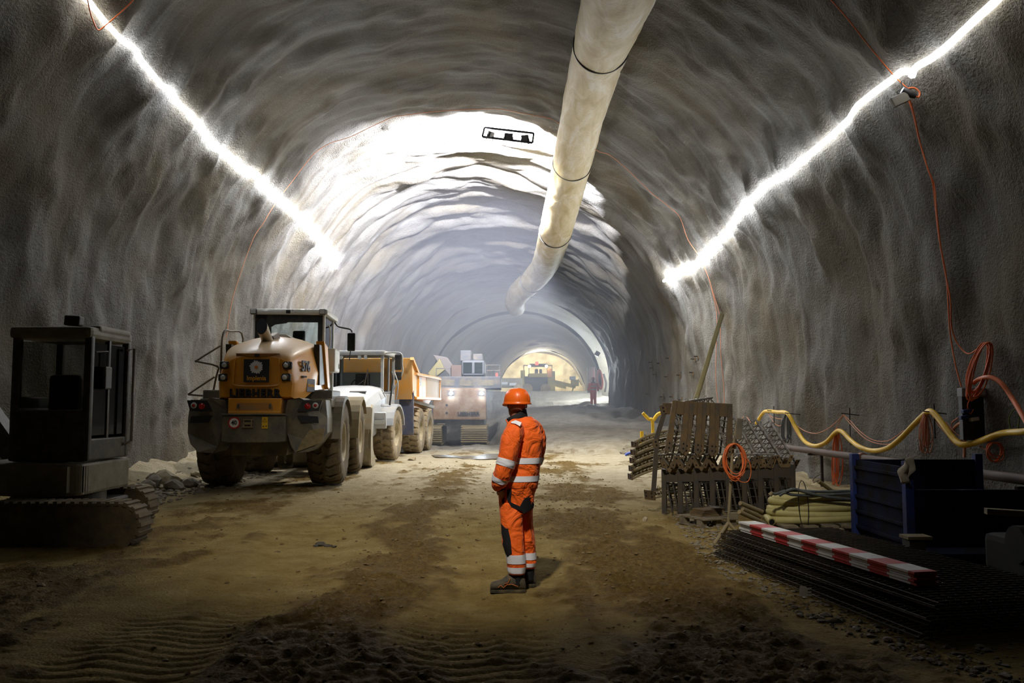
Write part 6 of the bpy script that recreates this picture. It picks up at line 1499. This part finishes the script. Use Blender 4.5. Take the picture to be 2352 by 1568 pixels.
o = MB().tube(cr(onw([(330, -30), (306, 0), (280, 26), (246, 55), (228, 69), (219, 60), (208, 30), (199, -10)], .16, 5), 5), .011, 6).build('orange_cable', M_CBO); tag(o, 'thin orange cable crossing the left light strip', 'cable')
# yellow hose ends and blue pipe by the far right wall foot
for pts, r, m_, lb in (([(1474, 1030), (1474, 990)], .05, M_YH, 'short yellow pipe rising at the far right wall foot'), ([(1476, 948), (1490, 962), (1498, 965), (1500, 1000), (1502, 1020)], .045, M_YH, 'yellow hose draped down the far right wall'),
                       ([(1501, 965), (1510, 952), (1520, 948)], .05, M_YH, 'yellow hose end arching to the girder stack'), ([(1436, 1045), (1444, 1041), (1454, 1041)], .04, mat('pipe_blue', (.05, .1, .5), .5), 'blue pipe end lying at the far right wall foot')):
    o = MB().tube(cr([P(x, y, 24.2 if y < 1040 else 26) for x, y in pts], 5), r, 8).build('wall_hose', m_); tag(o, lb, 'hose' if m_ is M_YH else 'pipe')
# rock anchors
an = [(1516, 834), (1497, 832), (1537, 822), (1533, 865), (1499, 845), (1562, 861), (1523, 911), (1545, 911), (1566, 918), (1592, 855), (1596, 824), (1603, 818), (1506, 860), (1490, 905)]
a0 = None
for i, (x, y) in enumerate(an):
    p = shell_at(x, y, .03, 14)
    if a0 is None:
        a0 = empty('rock_anchor', p); MB().tube([(.15, 0, 0), (-.14, 0, 0)], .022, 6).build('bar', M_IRON, a0); MB().box((0, 0, 0), (.03, .10, .22)).build('plate', M_PLT, a0); o = a0
    else: o = copy_tree(a0)
    o.location = p; tag(o, 'rusty rock anchor with square plate sticking out of the right wall', 'rock anchor', 'rock anchors on the right wall')
# ================================================================== loose stones and mud
def rockmesh(seed, flat=.7):
    bm = bmesh.new(); bmesh.ops.create_icosphere(bm, subdivisions=2, radius=1); r_ = random.Random(seed)
    ax = [(Vector((r_.uniform(-1, 1), r_.uniform(-1, 1), r_.uniform(-1, 1))).normalized(), r_.uniform(.45, .85)) for _ in range(9)]
    for v in bm.verts:
        for a, d in ax:
            q = v.co.dot(a)
            if q > d: v.co -= a * (q - d)
        v.co.z *= flat
        v.co *= 1 + r_.uniform(-.05, .05)
    return bm
M_STN = mat('pale_stone', (.42, .36, .24), .9, 0, .5, (.25, .19, .1), 6, bump=.5); M_CLD = mat('wet_clod', (.16, .105, .035), .85, 0, .5, (.2, .14, .06), 20, bump=.5)
M_GRY = mat('grey_stone', (.25, .22, .17), .9, 0, .6, (.14, .11, .06), 6, bump=.5)
def stone(px, py, r, label, m_, seed, cat='stone', g=None, loc=None, flat=.65):
    p = loc or G(px, py, 0); z = gh(p.x, p.y)
    if not loc and z > .05: p = G(px, py, z)
    o = MB().bm(rockmesh(seed, flat), Matrix.Scale(r, 4)).build('stone', m_, None, (p.x, p.y, gh(p.x, p.y) + r * flat * .45), (0, 0, seed)); return tag(o, label, cat, g)
stone(945, 1053, .17, 'pale yellow stone on the road before the dump truck wheels', M_STN, 1)
stone(1481, 1198, .07, 'small pale stone on the road before the girder stack', M_STN, 2)
stone(1697, 1281, .10, 'grey stone in front of the tripod stand leg', M_GRY, 3)
stone(1690, 1245, .05, 'small pale stone right under the tripod stand', M_STN, 4)
stone(652, 1076, .22, 'bright pale rock lying on the road under the wheel loader', M_STN, 6)
for i, (x, y, r) in enumerate(((386, 1078, .34), (350, 1082, .26), (355, 1072, .2), (318, 1094, .30), (300, 1100, .22), (332, 1117, .24), (310, 1122, .16), (350, 1120, .15), (420, 1095, .18), (450, 1098, .14), (400, 1090, .22), (434, 1088, .2), (375, 1100, .14))):
    stone(x, y, r, ['large broken rock at the top of the heap by the left wall', 'slab shaped rock in the heap by the left wall', 'small rock behind the slab in the left heap', 'wide rock in the left heap next to the compact excavator', 'rock touching the compact excavator body', 'ochre rock at the front of the left heap', 'small rock at the near foot of the left heap', 'pale rock at the near foot of the left heap',
                       'rock in the left heap toward the wheel loader', 'last small rock of the left heap beside the wheel loader', 'rock in the middle of the left heap', 'rock at the back of the left heap under the wall', 'small rock in the hollow of the left heap'][i], M_GRY if i % 3 else M_STN, 30 + i, 'rock', 'rocks heaped by the left wall', flat=.75)
# scattered clods and gravel: nobody could count them
r_ = random.Random(11); base = []
for s in range(6):
    b = rockmesh(100 + s, .6); b.verts.ensure_lookup_table(); b.verts.index_update(); base.append((np.array([v.co[:] for v in b.verts]), [[v.index for v in f.verts] for f in b.faces])); b.free()
def scatter(name, n, fn, m_, label):
    VS = []; FS = []; o_ = 0
    for i in range(n):
        q = fn()
        if not q: continue
        x, y, s = q; V, F = base[i % 6]; a = r_.uniform(0, 6.3); c, s_ = math.cos(a), math.sin(a); z = gh(x, y)
        W_ = V * np.array([s * r_.uniform(.7, 1.4), s * r_.uniform(.7, 1.3), s * r_.uniform(.6, 1.1)])
        VS.append(np.stack([W_[:, 0] * c - W_[:, 1] * s_ + x, W_[:, 0] * s_ + W_[:, 1] * c + y, W_[:, 2] + z + s * .2], 1)); FS += [[k + o_ for k in f] for f in F]; o_ += len(V)
    me = bpy.data.meshes.new(name); me.from_pydata(np.concatenate(VS).tolist(), [], FS); me.update(); 
    o = bpy.data.objects.new(name, me); COL.objects.link(o); me.materials.append(m_); return tag(o, label, 'mud' if 'mud' in name else 'gravel', kind='stuff')
def f_mud():
    y = 5.2 * (26 / 5.2) ** r_.random(); c = r_.choice([-1.35, -1.35, -1.1, 1.35, 1.35, 1.6, -4.6, .9]); x = c + r_.gauss(0, .5) - .012 * (y - 10)
    if r_.random() < .08: x = r_.uniform(-5, 4)
    return x, y, abs(r_.gauss(0, .009)) * (1 + y * .03) + .003
def f_edge():
    y = 5.2 * (24 / 5.2) ** r_.random(); e = np.interp(y, [5, 7, 9, 13, 18, 24], [3.2, 2.5, 2.2, 2.6, 4.0, 4.4]); return e + abs(r_.gauss(0, .45)) - .2, y, abs(r_.gauss(0, .011)) * (1 + y * .03) + .005
def f_left():
    y = r_.uniform(12, 22); return max(-7.8, -6.0 - abs(r_.gauss(0, .9))), y, abs(r_.gauss(0, .035)) + .012
def f_far():
    y = r_.uniform(24, 31); return r_.uniform(4.0, 5.6), y, abs(r_.gauss(0, .12)) + .03
scatter('mud_clods', 2600, f_mud, M_CLD, 'dark wet mud clods churned up between the wheel tracks')
scatter('gravel', 2600, f_edge, M_GRY, 'pale gravel along the foot of the stored material')
scatter('gravel', 700, f_left, M_GRY, 'coarse grit and gravel along the left wall foot')
scatter('gravel', 260, f_far, M_GRY, 'grey spoil lumps at the far right wall foot')

M_WAT = mat('muddy_water', (.16, .13, .09), .16, 0, 0, scale=1.5)
for (px, py, rx, ry, lb, sd) in ((1092, 1046, 1.7, 1.5, 'shallow wet puddle shining on the road before the hazy excavator', 3),):
    c = G(px, py, 0); n_ = 40; zz = gh(c.x, c.y)
    pl3 = []
    for k in range(n_):
        a = 2 * PI * k / n_; w_ = 1 + .35 * float(vnoise(np.array(math.cos(a) * 1.7 + sd), np.array(math.sin(a) * 1.7), 9)); pl3.append((rx * w_ * math.cos(a), ry * w_ * math.sin(a)))
    o = MB().prism(pl3, -.02, .0, 'Z').build('puddle', M_WAT, None, (c.x, c.y, -.008)); tag(o, lb, 'puddle')
M_DKL = mat('dark_lump', (.045, .04, .03), .9, 0, .4, (.1, .08, .05), 20, bump=.6)
for i, (x, y, r) in enumerate(((738, 1243, .075), (725, 1246, .05), (755, 1246, .06), (768, 1248, .035))):
    stone(x, y, r, ['largest dark lump lying alone on the smooth wheel track', 'dark lump at the near edge of the lone lump group', 'dark lump beside the largest one on the wheel track', 'smallest dark lump of the group on the wheel track'][i], M_DKL, 60 + i, 'mud lump', 'dark lumps on the wheel track', flat=.5)
# ================================================================== lights
def spot(name, loc, target, power, angle=120, blend=.4, size=.1, col=(1, 1, 1)):
    l = bpy.data.lights.new(name, 'SPOT'); l.energy = power; l.spot_size = rad(angle); l.spot_blend = blend; l.shadow_soft_size = size; l.color = col
    o = bpy.data.objects.new(name, l); COL.objects.link(o); o.location = loc
    o.rotation_euler = (Vector(target) - Vector(loc)).to_track_quat('-Z', 'Y').to_euler(); return o
def point(name, loc, power, size=.1, col=(1, 1, 1)):
    l = bpy.data.lights.new(name, 'POINT'); l.energy = power; l.shadow_soft_size = size; l.color = col
    o = bpy.data.objects.new(name, l); COL.objects.link(o); o.location = loc; return o
COLD = (.88, .90, 1.0); WARM = (1, .93, .78)
def haze(name, x0, x1, y0, y1, z0, z1, dens, col, label, aniso=.2):
    t = NT(name + '_volume'); v = t.n('ShaderNodeVolumeScatter', {'Color': (*col, 1), 'Density': dens, 'Anisotropy': aniso})
    t.t.links.new(v.outputs[0], t.out.inputs[1])
    o = MB().box(((x0 + x1) / 2, (y0 + y1) / 2, (z0 + z1) / 2), (x1 - x0, y1 - y0, z1 - z0)).build(name, t.m)
    tag(o, label, 'haze', kind='stuff'); return o
# place the lamps
for p, yaw in FL:
    d = Vector((-math.sin(rad(yaw)), math.cos(rad(yaw)), 0.62))
    spot('flood_and_fill_beam', p + Vector((0, .14, 0)), p + d * 10 , 17000, 152, .35, .08, COLD)
spot('flood_and_fill_beam', FL[1][0] + Vector((0, .1, -.16)), FL[1][0] + Vector((0, .25, -4)), 5200, 138, .9, .12, (1, .96, .88))  # added downward fill, not a lamp of the rack, brightens the floor
haze('haze', -8.8, 6.6, 32.5, 54, -.3, 11.2, .03, (.82, .86, 1), 'thin dusty haze hanging around the hazy excavator and dump truck')
point('bore_lamp', (5.9, 58, 4.6), 3800, .2, (.8, .9, 1))
point('heading_lamp', (2.8, 79.6, 6.0), 2000, .15, (1, .93, .75))
for x in (1036, 1106):
    spot('tail_lamp_beam', P(x, 903, 36.2), P(x, 925, 20), 250, 100, .6, .08, (.75, .88, 1))
# added warm fill spot overhead out of view, brightens the worker and road
spot('added_fill_beam', (-1.0, 2.0, 9.2), (.0, 12.5, 0), 4000, 50, 1.0, .3, (1, .93, .8))
